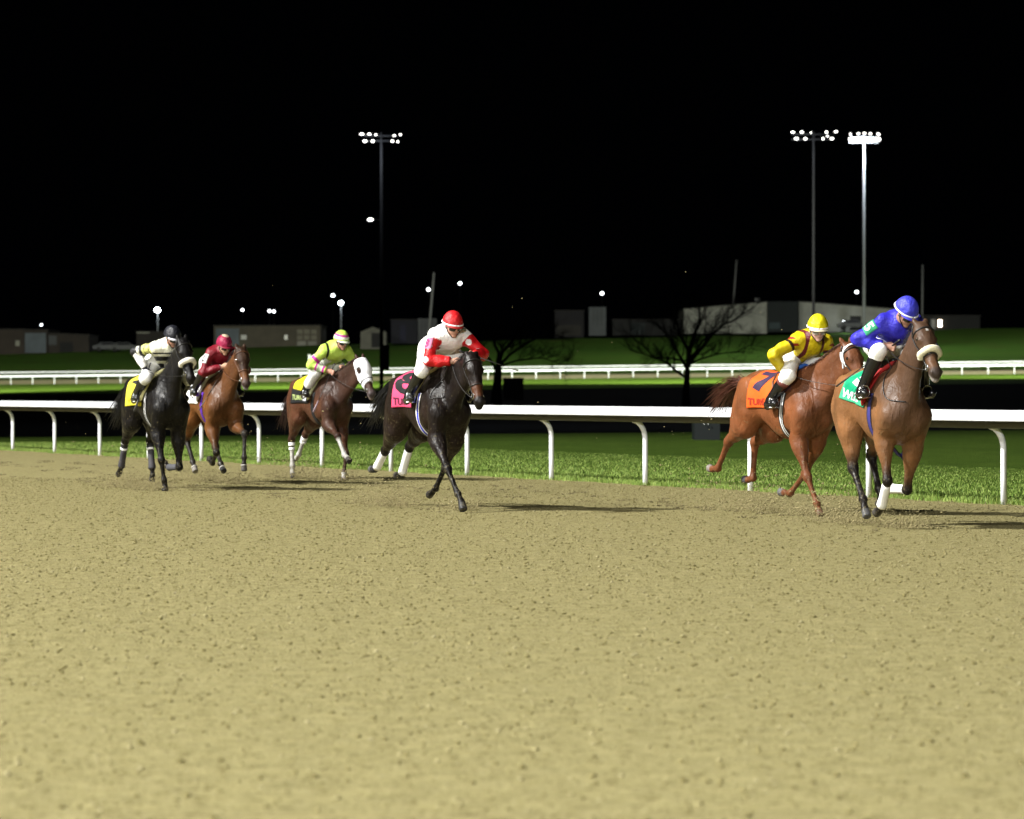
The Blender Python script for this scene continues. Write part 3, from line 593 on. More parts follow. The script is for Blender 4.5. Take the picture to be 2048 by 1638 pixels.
# ---------------------------------------------------------------- horses
HLEG = ('RF', 'LF', 'RH', 'LH')
LATK = dict(RF=(-.15, -.16, -.13, -.12, -.12), LF=(.15, .16, .13, .12, .12), RH=(-.15, -.14, -.13, -.13, -.13), LH=(.15, .14, .13, .13, .13))
def leg_pts(h):
    out = {}
    for n in HLEG:
        out[n] = [A(p[0], LATK[n][i], p[1]) for i, p in enumerate(h[n])]
    return out
def head_frame(h):
    P, Mz = A(*h['poll']), A(*h['muz']); u = nrm(Mz - P)
    up = A(.45, 0, 1.0) if 'hup' not in h else A(*h['hup'])
    n = up - u * (up @ u); n = nrm(n); s = np.cross(n, u)      # s = the horse's left
    return P, Mz, u, n, s
def horse_prims(h):
    L = leg_pts(h); P, Mz, u, n, s = head_frame(h); Y = (0, 1, 0); pr = []
    pr += [Ell((.16, 0, 1.125), (.50, .245, .355), .1), Ell((.44, 0, 1.14), (.27, .215, .34), .1),
           Limb((.02, 0, 1.41), (.40, 0, 1.425), [.07, .06, .06], .1, Y, .8),
           Ell((-.22, 0, 1.205), (.42, .225, .265), .1), Ell((-.50, 0, 1.245), (.33, .245, .262), .1)]
    for sg in (-1, 1):
        pr += [Ell((-.64, sg * .115, 1.14), (.20, .125, .25), .08), Ell((.60, sg * .085, 1.06), (.13, .11, .17), .08)]
        pr += [Ell((.40, sg * .175, 1.02), (.13, .07, .15), .04), Ell((-.29, sg * .185, 1.35), (.07, .045, .045), .05), Ell((-.50, sg * .19, 1.34), (.20, .06, .10), .04)]
        pr += [Ell((-.20, sg * .275, 1.13), (.10, .055, .16), .07, sub=True), Limb((-.66, sg * .275, 1.34), (-.62, sg * .285, 1.0), [.030, .034, .03], .05, sub=True),
               Limb((.25, sg * .275, 1.36), (.30, sg * .27, 1.0), [.020, .028, .02], .05, sub=True)]
    pr.append(Limb((.76, 0, 1.22), (.74, 0, .98), [.030, .045, .04], .06, sub=True))
    pr.append(Limb((-.78, 0, 1.39), (-.90, 0, 1.36), [.06, .04, .03], .05))
    for nm in ('RF', 'LF'):
        a = L[nm]; sg = -1 if nm[0] == 'R' else 1; dx = .4 * (a[0][0] - .42); sh = A(.58 + dx, sg * .15, 1.05)
        pr += [Limb((.34, sg * .10, 1.38), sh, [.07, .085, .10], .07, Y, .8), Limb(sh, a[0] + A(0, 0, .02), [.105, .10, .088], .06),
               Limb(a[0], a[1], [.092, .092, .070, .047, .041, .043], .04), Ell(a[1] + nrm(a[1] - a[2]) * .0 + A(.006, 0, 0), (.047, .044, .055), .025),
               Limb(a[1], a[2], [.042, .031, .028, .028, .034], .02), Ell(a[2], (.039, .036, .039), .02),
               Limb(a[2], a[3], [.033, .029, .034], .02)]
        hd = nrm(a[4] - a[3]); pr.append(Limb(a[3] - hd * .01, a[4], [.035, .042, .048], .012, cut=True))
    for nm in ('RH', 'LH'):
        a = L[nm]; sg = -1 if nm[0] == 'R' else 1; st, hk = a[0], a[1]
        pr += [Limb((-.48, sg * .115, 1.22), st, [.17, .18, .135], .08, Y, .85), Limb((-.68, sg * .11, 1.12), st * .35 + hk * .65, [.13, .12, .06], .07),
               Limb(st, hk, [.12, .112, .078, .052, .046], .05)]
        g = nrm(st - hk); c = nrm(a[2] - hk); back = nrm(-(g + c)) if np.linalg.norm(g + c) > .2 else A(-1, 0, 0)
        if np.linalg.norm(g + c) <= .2: back = A(-1, 0, .2)
        if back[0] > 0: back = -back
        pr += [Ell(hk, (.05, .043, .058), .03), Limb(hk, hk - c * .060 + back * .028, [.040, .028], .03),
               Limb(hk, a[2], [.045, .036, .031, .031, .037], .025), Ell(a[2], (.041, .038, .041), .02), Limb(a[2], a[3], [.035, .031, .036], .02)]
        hd = nrm(a[4] - a[3]); pr.append(Limb(a[3] - hd * .01, a[4], [.035, .041, .046], .012, cut=True))
    # neck and head
    pr += [Limb((.40, 0, 1.33), P - n * .055 - u * .0, [.17, .145, .118, .105, .092], .09, Y, .55),
           Limb((.54, 0, 1.12), P + u * .13 - n * .06, [.18, .15, .115, .092, .082], .09, Y, .62)]
    pr += head_prims(h)
    return pr, L
def head_prims(h):
    P, Mz, u, n, s = head_frame(h); q = lambda a, b, c=0: P + u * a + n * b + s * c
    pr = [Limb(q(.03, .0), q(.16, .012), [.090, .096, .092], .03, s, 1.0), Limb(q(.12, .015), q(.50, .0), [.090, .078, .063, .055, .055], .03, s, .90),
          Limb(q(.13, -.080), q(.30, -.068), [.090, .082, .052], .03, s, .62), Limb(q(.26, -.060), q(.51, -.035), [.052, .040, .038], .03, s, .85),
          Ell(q(.515, -.006), (.062, .064, .060), .02, [u, n, s]), Ell(q(.560, -.040), (.036, .030, .040), .015, [u, n, s])]
    for c in (-1, 1):
        pr += [Ell(q(.175, .055, c * .070), (.036, .022, .020), .02, [u, n, s]), Ell(q(.155, .036, c * .084), (.024, .022, .014), .012, [u, n, s]),
               Limb(q(.25, .005, c * .066), q(.42, .0, c * .038), [.014, .010], .03),
               Ell(q(.530, .026, c * .052), (.022, .019, .015), .01, [u, n, s]),
               Limb(q(-.025, .035, c * .05), q(-.125 * h.get('ear', 1), .03 - .03 * (1 - h.get('ear', 1)), c * .062), [.022, .029, .023, .006], .015)]
        pr.append(Ell(q(.542, .028, c * .068), (.018, .012, .016), .008, [u, n, s], sub=True))
        pr.append(Limb(q(-.035, .062, c * .058), q(-.10, .062, c * .066), [.010, .015, .006], .008, sub=True))
    return pr
def seg_param(P, pts):
    best = np.full(len(P), 9.); S = np.zeros(len(P))
    for i in range(len(pts) - 1):
        a, b = pts[i], pts[i + 1]; ba = b - a; t = np.clip((P - a) @ ba / (ba @ ba), 0, 1)
        d = np.linalg.norm(P - a - t[:, None] * ba, axis=1); m = d < best; best = np.where(m, d, best); S = np.where(m, i + t, S)
    return best, S
def lerp(a, b, w): return a * (1 - w[:, None]) + np.asarray(b) * w[:, None]
def coat_colors(V, h, L):
    c = np.tile(A(*h['coat']), (len(V), 1)); x, y, z = V.T
    if 'coat2' in h:   # darker top line
        w = sstep(z + .25 * np.sin(x * 3), 1.30, 1.52) * .75; c = lerp(c, h['coat2'], w)
        w = sstep(x, .45, .75) * .75; c = lerp(c, h['coat2'], w)
    for nm in HLEG:
        d, s = seg_param(V, L[nm]); on = d < .105
        if nm[1] == 'H': on = on & (s > .35)
        start = h.get('dark_start', 1.0)
        c = lerp(c, h['legs'], on * sstep(s, start - .45, start + .1) * (d < .1))
        k = h.get('sock', {}).get(nm)
        if k: c = lerp(c, (.62, .60, .56), on * sstep(s, k - .06, k + .04) * (d < .09))
        c = lerp(c, h.get('hoof', {}).get(nm, (.055, .05, .045)), on * sstep(s, 3.12, 3.22) * (d < .09))
    P, Mz, u, n, s_ = head_frame(h); q = V - P; a = q @ u; b = q @ n; e = q @ s_; hd = (np.abs(e) < .12) & (np.abs(b) < .16)
    c = lerp(c, h.get('muzcol', (.03, .022, .018)), hd * sstep(a, .42, .52) * .9)
    if 'facecol' in h: c = lerp(c, h['facecol'], hd * sstep(b, -.02, .05) * (1 - sstep(a, .30, .40)) * .85)
    if 'nosecol' in h: c = lerp(c, h['nosecol'], hd * sstep(a, .30, .38) * (1 - sstep(a, .45, .50)))
    if 'star' in h: c = lerp(c, (.6, .58, .55), hd * (np.hypot((a - .10) * .7, e) < .022 * h['star']) * (b > .02))
    if 'lips' in h: c = lerp(c, h['lips'], hd * sstep(a, .50, .55) * sstep(-b, .0, .03))
    return c * h.get('tone', .60)
def surf_ray(bvh, org, dr, dist=1.2):
    hit = bvh.ray_cast(Vector(org), Vector(dr), dist)
    return (A(*hit[0]), A(*hit[1])) if hit[0] is not None else (None, None)
class Wrap:
    """grid over the trunk: u = x along the back, v = angle from the top line (right side negative)"""
    def __init__(s, bvh, zc=1.14): s.b = bvh; s.zc = zc
    def pt(s, x, a, off):
        d = A(0, math.sin(a), math.cos(a)); o = A(x, 0, s.zc) + d * .75
        p, nn = surf_ray(s.b, o, -d, .75)
        if p is None: p = A(x, 0, s.zc) + d * .27; nn = d
        return p, d
    def grid(s, fx, fa, nu, nv, off):
        G = np.zeros((nu, nv, 3)); D = np.zeros((nu, nv, 3))
        for i in range(nu):
            for j in range(nv):
                U, W = i / (nu - 1), j / (nv - 1); p, d = s.pt(fx(U, W), fa(U, W), off); G[i, j] = p; D[i, j] = d
        for _ in range(3):
            G[1:-1] = G[1:-1] * .5 + .25 * (G[2:] + G[:-2]); G[:, 1:-1] = G[:, 1:-1] * .5 + .25 * (G[:, 2:] + G[:, :-2])
        return G + D * off, D
def sheet(name, G, D, th, mt, parent, colf=None):
    nu, nv = G.shape[:2]; V = np.concatenate([G.reshape(-1, 3), (G - D * th).reshape(-1, 3)]); n = nu * nv; F = []
    for i in range(nu - 1):
        for j in range(nv - 1):
            a, b, c, d = i * nv + j, (i + 1) * nv + j, (i + 1) * nv + j + 1, i * nv + j + 1; F.append((a, b, c, d)); F.append((d + n, c + n, b + n, a + n))
    rim = [(i, 0) for i in range(nu)] + [(nu - 1, j) for j in range(1, nv)] + [(i, nv - 1) for i in range(nu - 2, -1, -1)] + [(0, j) for j in range(nv - 2, 0, -1)]
    for k in range(len(rim)):
        a = rim[k][0] * nv + rim[k][1]; b = rim[(k + 1) % len(rim)]; b = b[0] * nv + b[1]; F.append((a, a + n, b + n, b))
    cols = None
    if colf is not None:
        cc = np.array([[colf(i / (nu - 1), j / (nv - 1)) for j in range(nv)] for i in range(nu)]).reshape(-1, 3); cols = np.concatenate([cc, cc])
    return mesh(name, V, np.array(F), mt, parent, cols)
def text_mesh(body, bold=0.0):
    cu = bpy.data.curves.new('lettering', 'FONT'); cu.body = body; cu.align_x = 'CENTER'; cu.align_y = 'CENTER'; cu.offset = bold; cu.resolution_u = 3
    o = bpy.data.objects.new('lettering', cu); COL.objects.link(o); dg = bpy.context.evaluated_depsgraph_get()
    me = o.evaluated_get(dg).to_mesh(); V = np.array([v.co[:] for v in me.vertices]); F = [tuple(p.vertices) for p in me.polygons]
    o.evaluated_get(dg).to_mesh_clear(); bpy.data.objects.remove(o); bpy.data.curves.remove(cu)
    return V, F
def letters_on(name, txt, G, D, box, mt, parent, bold=.03, off=.004):
    """lettering wrapped on a grid; box = (u0, u1, v0, v1): text x runs u0->u1, text bottom->top runs v0->v1"""
    V, F = text_mesh(txt, bold)
    import bmesh
    bm = bmesh.new(); vs = [bm.verts.new(v) for v in V]
    for f in F:
        try: bm.faces.new([vs[i] for i in f])
        except Exception: pass
    bmesh.ops.triangulate(bm, faces=bm.faces[:])
    for _ in range(2):
        es = [e for e in bm.edges if e.calc_length() > .16]
        if not es: break
        bmesh.ops.subdivide_edges(bm, edges=es, cuts=2); bmesh.ops.triangulate(bm, faces=bm.faces[:])
    V = np.array([v.co[:] for v in bm.verts]); bm.verts.index_update(); F = [tuple(v.index for v in f.verts) for f in bm.faces]; bm.free()
    lo, hi = V.min(0), V.max(0); nu, nv = G.shape[:2]
    U = box[0] + (V[:, 0] - lo[0]) / (hi[0] - lo[0]) * (box[1] - box[0]); W = box[2] + (V[:, 1] - lo[1]) / (hi[1] - lo[1]) * (box[3] - box[2])
    fu, fv = np.clip(U, 0, .9999) * (nu - 1), np.clip(W, 0, .9999) * (nv - 1); i, j = fu.astype(int), fv.astype(int); a, b = (fu - i)[:, None], (fv - j)[:, None]
    def it(X): return X[i, j] * (1 - a) * (1 - b) + X[i + 1, j] * a * (1 - b) + X[i, j + 1] * (1 - a) * b + X[i + 1, j + 1] * a * b
    return mesh(name, it(G) + it(D) * off, F, mt, parent, smooth=False)
def head_ring(bvh, h, u0, ang0, ang1, tilt=0.0, off=.006, n=28, cn=-.02, rr=.2):
    """points round the head: angle 0 = front of the face, + = horse's left"""
    P, Mz, u, nn, s = head_frame(h); out = []
    for k in range(n):
        a = ang0 + (ang1 - ang0) * k / (n - 1); d = nn * math.cos(a) + s * math.sin(a)
        c = P + u * (u0 + tilt * (1 - math.cos(a)) * .5) + nn * cn
        p, _ = surf_ray(bvh, c + d * rr, -d, rr)
        if p is None: p = c + d * .06
        out.append(p + d * off)
    return out
def near_path(bvh, pts, off=.006, n=14):
    out = []
    for k in range(len(pts) - 1):
        for j in range(n):
            p = Vector(pts[k] + (pts[k + 1] - pts[k]) * j / n); r = bvh.find_nearest(p); out.append(A(*r[0]) + A(*r[1]) * off)
    r = bvh.find_nearest(Vector(pts[-1])); out.append(A(*r[0]) + A(*r[1]) * off)
    return out
def hair(name, strands, mt, parent, col):
    m = MB(); cols = []
    for pts, r in strands:
        b = len(m.v); n = len(pts); m.tube(pts, [r * (1 - .85 * (i / (n - 1)) ** 1.5) for i in range(n)], 4, flat=.45); f = .7 + .6 * rng.random()
        cols += [[c * f for c in col]] * (len(m.v) - b)
    return mesh(name, m.v, m.f, mt, parent, np.array(cols))
def make_horse(h):
    X, Y, hd = h['root']; root = empty('racehorse', (X, Y, 0), R(hd - 90)); tag(root, h['label'], 'horse', 'racehorses galloping round the bend')
    pr, L = horse_prims(h); V, F = build_sdf(pr, .0125)
    body = mesh('body', V, F, M_coat, root, coat_colors(V, h, L))
    bvh = BVHTree.FromPolygons([tuple(v) for v in V], [tuple(int(i) for i in f) for f in F]); W = Wrap(bvh)
    P, Mz, u, n, s = head_frame(h); q = lambda a, b, c=0: P + u * a + n * b + s * c
    for c in (-1, 1): MB().ball(q(.157, .037, c * .088), (.020, .020, .017), 12, 8).build('eye', M_eye, root)
    # mane
    st = []; w0 = A(.34, 0, 1.46); nk = nrm(P - w0); upn = nrm(A(-nk[2], 0, nk[0]))
    for i in range(260):
        t = .02 + .96 * rng.random(); c = w0 * (1 - t) + P * t; hit, hn = surf_ray(bvh, c + upn * .30, -upn, .55)
        if hit is None or (hn @ upn) < .55: continue
        sd = 1 if rng.random() < h.get('mane_left', .8) else -1; k = (.7 + .6 * rng.random()) * h.get('mane', 1)
        b = hit - upn * .010 + A(0, (rng.random() - .5) * .02, 0); st.append(([b, b + upn * .018 * k + A(-.012, sd * .018, 0), b + A(-.03, sd * .040, -.004) * k, b + A(-.05, sd * .058, -.045) * k], .008))
    rp_ = []
    for t in np.linspace(.04, .97, 24):
        c = w0 * (1 - t) + P * t; hit, hn = surf_ray(bvh, c + upn * .30, -upn, .55)
        if hit is not None: rp_.append(hit - upn * .004)
    st.append((rp_, .014))
    for i in range(14):
        e = (rng.random() - .5) * .05; b = q(.0, .07, e); st.append(([b, b + u * .04 + n * .015, b + u * (.08 + .05 * rng.random()) + n * .008 + s * e], .008))
    hair('mane', st, M_hair, root, h['hair'])
    # tail streaming behind
    st = []; tl = h.get('tail', dict(dx=-.75, dz=-.35, dy=0, sag=.12))
    for i in range(230):
        a = A(-.88, 0, 1.37) + (rng.random(3) - .5) * .05; sp = (rng.random(3) - .5) * A(.22, .26, .30); ln = .55 + .45 * rng.random(); pts = []
        ph = rng.random() * 6
        for k in range(7):
            t = k / 6; pts.append(a + A(tl['dx'], tl['dy'], tl['dz']) * t * ln + sp * t ** 1.3 + A(0, 0, tl['sag'] * math.sin(t * math.pi)) + A(0, .03, .02) * math.sin(t * 5 + ph) * t)
        st.append((pts, .009))
    hair('tail', st, M_hair, root, h['hair'])
    # saddle cloth
    ct = h['cloth']; a0 = R(ct.get('amax', 98))
    fx = lambda U, w: (ct['x0'] + (ct['x1'] - ct['x0']) * U) - .04 * abs(2 * w - 1) ** 2 + (1 - U) * ct.get('rake', 0) * (1 - abs(2 * w - 1))
    an = R(ct.get('amin', ct.get('amax', 98)))
    G, D = W.grid(fx, lambda U, w: (an + (a0 - an) * U) * (2 * w - 1), 34, 60, .014)
    sc = sheet('saddle_cloth', G, D, .009, M_cloth, root, lambda U, w: [x if min(ct['col'](U, w)) > .55 else x * .72 for x in ct['col'](U, w)])
    for (txt, c3, box, bold) in ct['text']: letters_on('lettering', txt, G, D, box, flat_mat(c3), sc, bold)
    # girth
    g = h['girth']; gx = g.get('x', .24); gw = .050
    Gg, Dg = W.grid(lambda U, w: gx + (U - .5) * 2 * gw + .10 * max(0, abs(2 * w - 1) - .25) * g.get('rake', 1), lambda U, w: R(62) + R(236) * w, 15, 50, .011)
    sheet('girth', Gg, Dg, .006, M_cloth, root, lambda U, w: g['col'](U))
    # saddle + pads
    sp = [Ell((.10, 0, 1.52), (.20, .10, .028), .03), Limb((.24, 0, 1.53), (.28, 0, 1.56), [.05, .03], .03), Limb((-.06, 0, 1.525), (-.10, 0, 1.545), [.06, .05], .03, (0, 1, 0), 1.6)]
    for sg in (-1, 1): sp.append(Limb((.16, sg * .10, 1.50), (.22, sg * .22, 1.32), [.05, .045, .03], .03, (0, 1, 0), .5))
    zt = W.pt(.1, 0, 0)[0][2] + .015; dz = zt + .012 - 1.52
    v_, f_ = build_sdf(sp, .011); v_[:, 2] += dz; mesh('saddle', v_, f_, h.get('saddle', M_black), root)
    pad = h['pad']; pts = []; 
    for k in range(25):
        a = R(-88 + 176 * k / 24); p, d = W.pt(.36 - .20 * (abs(a) / R(88)) ** 1.2, a, 0); pts.append(p + d * .024)
    mesh_pad = MB().tube(pts, [.010] + [.026] * 23 + [.010], 8, flat=.7); mesh('saddle_pad', mesh_pad.v, mesh_pad.f, M_cloth, root, np.array([pad] * len(mesh_pad.v)))
    # bridle
    if not h.get('hood'):
        pts = head_ring(bvh, h, .07, R(-100), R(100), .05); MB().tube(pts, .009, 5, flat=.5).build('browband', h.get('bridle', M_black), root)
    for c in (-1, 1):
        pts = near_path(bvh, [q(-.005, .03, c * .07), q(.08, -.02, c * .085), q(.25, -.035, c * .075), q(.44, -.02, c * .05)]); MB().tube(pts, .008, 5, flat=.5).build('cheek_strap', h.get('bridle', M_black), root)
        MB().tube([q(.44, -.02, c * .056) + (u * math.cos(a) + n * math.sin(a)) * .030 for a in np.linspace(0, 6.28, 16)], .005, 5).build('bit_ring', M_steel, root)
    pts = head_ring(bvh, h, .34, R(-180), R(180), 0, cn=-.03); MB().tube(pts, .009, 5, flat=.5).build('noseband', h.get('nosem', h.get('bridle', M_black)), root)
    if 'roll' in h:
        pts = head_ring(bvh, h, .30, R(-115), R(115), .02, off=.020, cn=-.02); m = MB().tube(pts, [.020] + [.034] * 26 + [.020], 12)
        v = np.array(m.v); v += (rng.random(v.shape) - .5) * .006; mesh('shadow_roll', v, m.f, M_fleece, root, np.array([h['roll']] * len(v)))
    if h.get('halter'):
        pts = head_ring(bvh, h, .02, R(-120), R(120), .16, off=.01); MB().tube(pts, .012, 6, flat=.4).build('browband', M_white, root)
        for c in (-1, 1):
            pts = near_path(bvh, [q(.03, .05, c * .06), q(.10, .0, c * .085), q(.2, -.05, c * .08)], .01); MB().tube(pts, .012, 6, flat=.4).build('cheek_strap', M_white, root)
            pts = near_path(bvh, [q(.05, .0, c * .08), q(.12, -.06, c * .085), q(.17, -.11, c * .06)], .01); MB().tube(pts, .012, 6, flat=.4).build('throat_latch', M_white, root)
    # reins, breast girth
    for c, hand in ((-1, h['handR']), (1, h['handL'])):
        a = q(.46, -.03, c * .06); b = A(*hand); mid = (a + b) / 2 + A(-.02, c * .06, -.08)
        pts = [a * (1 - t) ** 2 + mid * 2 * t * (1 - t) + b * t * t for t in np.linspace(0, 1, 14)]; MB().tube(pts, .006, 5, flat=.5).build('rein', h.get('bridle', M_black), root)
    if h.get('loop'):
        a = A(*h['handR']); b = near_path(bvh, [A(.45, -.22, 1.25)])[-1]; c = near_path(bvh, [A(.62, -.15, 1.08)])[-1]
        pts = [a * (1 - t) ** 3 + (b + A(0, -.05, 0)) * 3 * t * (1 - t) ** 2 + c * 3 * t * t * (1 - t) + A(.68, 0, 1.2) * t ** 3 for t in np.linspace(0, 1, 18)]
        pts = [p if k < 2 else A(*(lambda r: r[0] + r[1] * .008)(bvh.find_nearest(Vector(p)))) for k, p in enumerate(pts)]
        MB().tube(pts, .005, 5).build('rein_strap', M_black, root)
    # leg wraps
    for nm, bands in h.get('wraps', {}).items():
        a = L[nm]; fr = 'F' in nm
        for (s0, s1, c3, rad) in bands:
            def at(sv):
                i = min(int(sv), 3); return a[i] + (a[i + 1] - a[i]) * (sv - i)
            ss = np.linspace(s0, s1, 9); m = MB().tube([at(x) for x in ss], [rad * (1 + .16 * sstep(np.array([x]), 1.75, 2.0)[0] * (x < 2.2) - .10 * (abs(x - s0) < 1e-6 or abs(x - s1) < 1e-6)) for x in ss], 14)
            mesh('leg_wrap', m.v, m.f, M_cloth, root, np.array([c3] * len(m.v)))
    if h.get('hood'):
        hp = [p for p in head_prims(h) if not p.sub][:4]
        def post(Pn, d):
            t = (Pn - P) @ u; b = (Pn - P) @ n; e = (Pn - P) @ s
            d = np.maximum(d, -(t + .03)); d = np.maximum(d, t - .37 - .35 * np.maximum(-b - .0, 0) + .3 * np.maximum(b, 0))
            eye = np.hypot(t - .15, b - .03) - .046
            return np.maximum(d, np.where(np.abs(e) > .05, -eye, -1)).astype(np.float32)
        v, f = build_sdf(hp, .009, grow=.018, post=post); o = mesh('blinker_hood', v, f, M_cloth, root, np.array([(.80, .80, .84)] * len(v)))
        for c in (-1, 1):
            ring = [q(.15, .03, c * .09) + (u * math.cos(a) * .05 + n * math.sin(a) * .045) for a in np.linspace(0, 6.28, 20)]
            m = MB().tube(ring, .010, 8); m.build('blinker_cup', M_black, o)
        MB().tube(head_ring(bvh, h, .30, R(-170), R(170), 0, off=.02, cn=-.03), .008, 5, flat=.5).build('cheek_strap', M_black, root)
    return root, bvh
_fm = {}
def flat_mat(c):
    k = tuple(round(x, 3) for x in c)
    if k not in _fm: _fm[k] = mat('printed_ink', c, .7, .25)
    return _fm[k]
M_fleece = mat('sheepskin', rough=.95, spec=.1, vcol=True, noise=.12, nscale=60, bump=.01, bscale=120, sheen=.3)
# ---------------------------------------------------------------- jockeys
def dim(c):
    c = np.array(c, float); w = c.min(-1, keepdims=True) > .55
    return np.where(w, c, c * .70)
def ik(a, b, l1, l2, pole):
    a, b = A(*a), A(*b); v = b - a; d = min(np.linalg.norm(v), l1 + l2 - .01); w = nrm(v); x = (l1 * l1 - l2 * l2 + d * d) / (2 * d); hh = math.sqrt(max(l1 * l1 - x * x, 1e-4))
    p = A(*pole); p = nrm(p - w * (p @ w)); return a + w * x + p * hh
def hand_prims(w, dr, side, grip=1.0):
    """fist closed on the reins: palm, four bent fingers, thumb from the palm's side. dr = forearm direction, side = away from the body's centre line"""
    dr = nrm(dr); up = A(0, 0, 1); up = nrm(up - dr * (up @ dr)); sd = np.cross(dr, up) * (1 if (np.cross(dr, up) @ A(*side)) > 0 else -1)
    c = w + dr * .05; pr = [Limb(w - dr * .01, c + dr * .02, [.027, .034, .036], .015, sd, .62)]
    for i in range(4):
        b = c + dr * .030 + up * (.030 - .020 * i) + sd * .004; ln = (.030, .034, .032, .026)[i]; k1 = b + dr * ln * .6 + sd * .012; k2 = k1 - sd * ln * .9 + dr * .006; k3 = k2 - sd * .008 - dr * ln * .75
        pr += [Limb(b, k1, [.0105, .010], .006), Limb(k1, k2, [.010, .009], .004), Limb(k2, k3, [.009, .008], .003)]
    t0 = w + dr * .028 + up * .026; pr += [Limb(t0, t0 + dr * .03 + up * .012 - sd * .016, [.012, .011], .008), Limb(t0 + dr * .03 + up * .012 - sd * .016, t0 + dr * .048 - up * .002 - sd * .032, [.0105, .009], .004)]
    return pr
def make_jockey(h, J):
    X, Y, hd = h['root']; off = A(.12, 0, 1.5); r = R(hd - 90)
    root = empty('person', (X + off[0] * math.cos(r), Y + off[0] * math.sin(r), off[2]), r); tag(root, J['label'], 'jockey', 'jockeys riding in the race')
    Yx = (0, 1, 0); hip = A(J['hip'][0], 0, J['hip'][1]); sh = A(J['sh'][0], J.get('lean', 0), J['sh'][1]); hc = A(*J['head'])
    tw = J.get('twist', 0.0)
    S = {-1: sh + A(-tw * .1, -.165, 0), 1: sh + A(tw * .1, .165, 0)}
    Hd = {-1: A(*J['handR']), 1: A(*J['handL'])}
    E = {sg: ik(S[sg], Hd[sg], .29, .255, J.get('poleR' if sg < 0 else 'poleL', (-.5, sg * 1.0, -.4))) for sg in (-1, 1)}
    Hp = {sg: hip + A(0, sg * .085, -.01) for sg in (-1, 1)}
    An = {sg: A(J['ank'][0], sg * J.get('anky', .315), J['ank'][1]) for sg in (-1, 1)}
    K = {sg: ik(Hp[sg], An[sg], .43, .42, (1, sg * J.get('splay', .22), .12)) for sg in (-1, 1)}
    sp = nrm(sh - hip)
    # head frame
    fd = nrm(A(*J.get('face', (.9, 0, -.35)))); upv = A(*J.get('hup', (0, 0, 1))); upv = nrm(upv - fd * (upv @ fd)); ls = np.cross(upv, fd)
    q = lambda f, u_, s_=0: hc + fd * f + upv * u_ + ls * s_
    Mx = [fd, ls, upv]
    body = [Limb(hip, sh - sp * .05, [.125, .112, .125, .135], .05, Yx, 1.2), Ell(sh - sp * .02, (.10, .165, .085), .05), Limb(sh, hc - upv * .07 - fd * .03, [.060, .052, .05], .03)]
    for sg in (-1, 1):
        body += [Ell(S[sg], (.062, .058, .062), .04), Limb(S[sg], E[sg], [.050, .046, .038], .03), Limb(E[sg], Hd[sg], [.038, .036, .024], .015)]
        body += hand_prims(Hd[sg], Hd[sg] - E[sg], (0, sg, 0))
        body += [Limb(Hp[sg], K[sg], [.092, .085, .062, .056], .04), Limb(K[sg], An[sg], [.054, .056, .044, .034], .02)]
    toe = {sg: An[sg] + A(.14, sg * .02, -.035) for sg in (-1, 1)}
    for sg in (-1, 1): body.append(Limb(An[sg] + A(-.03, 0, -.03), toe[sg], [.034, .036, .028], .02))
    body += [Ell(q(0, .035), (.098, .076, .088), .03, Mx), Ell(q(.022, -.045), (.072, .060, .066), .03, Mx), Ell(q(.070, -.098), (.022, .024, .018), .02, Mx),
             Limb(q(.088, .018), q(.112, -.022), [.010, .014], .012), Ell(q(.088, -.052), (.014, .024, .006), .006, Mx), Ell(q(.086, -.064), (.013, .020, .006), .006, Mx),
             Limb(q(.082, .028, -.045), q(.086, .03, .045), [.012, .012], .015)]
    for c in (-1, 1): body += [Ell(q(0, -.012, c * .078), (.016, .010, .028), .008, Mx), Ell(q(.088, .010, c * .030), (.010, .016, .012), .008, Mx, sub=True)]
    V, F = build_sdf(body, .0078); mesh('body', V, F, mat_skin(J.get('skin', (.50, .26, .18))), root, off=off)
    for c in (-1, 1): MB().ball(q(.078, .010, c * .030), .0125, 10, 8).build('eye', M_eye, root, off=off)
    # jacket
    jk = [Limb(hip + sp * .10, sh - sp * .05, [.118, .114, .126, .134], .05, Yx, 1.2), Ell(sh - sp * .02, (.10, .165, .085), .05), Limb(sh, sh + (hc - sh) * .45, [.062, .058], .03)]
    for sg in (-1, 1): jk += [Ell(S[sg], (.060, .058, .060), .04), Limb(S[sg], E[sg], [.052, .050, .044], .03), Limb(E[sg], Hd[sg] - nrm(Hd[sg] - E[sg]) * .035, [.044, .044, .030], .02, cut=True)]
    V, F = build_sdf(jk, .009, grow=.015, post=lambda P, d: (d - .004 + wrinkle(P, .0050, 21)).astype(np.float32))
    P = V; tor = (P - hip) @ sp / np.linalg.norm(sh - hip); info = dict(y=P[:, 1] - J.get('lean', 0) * tor, t=tor, x=P[:, 0], z=P[:, 2])
    dt = jk[0].ev(P.astype(np.float32)); arm = np.full(len(P), -1.); side = np.zeros(len(P))
    for sg in (-1, 1):
        du, tu = Limb(S[sg], E[sg], [.05, .05, .04]).ev(P.astype(np.float32), want_t=True); df, tf = Limb(E[sg], Hd[sg], [.04, .03]).ev(P.astype(np.float32), want_t=True)
        m = (du < dt + .015) & (du < .06) & (tu > .12); arm[m] = tu[m]; side[m] = sg
        m = (df < du) & (df < dt + .0) & (df < .06); arm[m] = 1 + tf[m]; side[m] = sg
    info['arm'] = arm; info['side'] = side; info['P'] = P; info['hip'] = hip; info['sh'] = sh; info['sp'] = sp
    # outward direction on the arms, used for patches
    cj = dim(J['silks'](info)); jo = mesh('silk_jacket', V, F, M_silk, root, cj, off=off)
    bvj = BVHTree.FromPolygons([tuple(v) for v in V], [tuple(int(i) for i in f) for f in F])
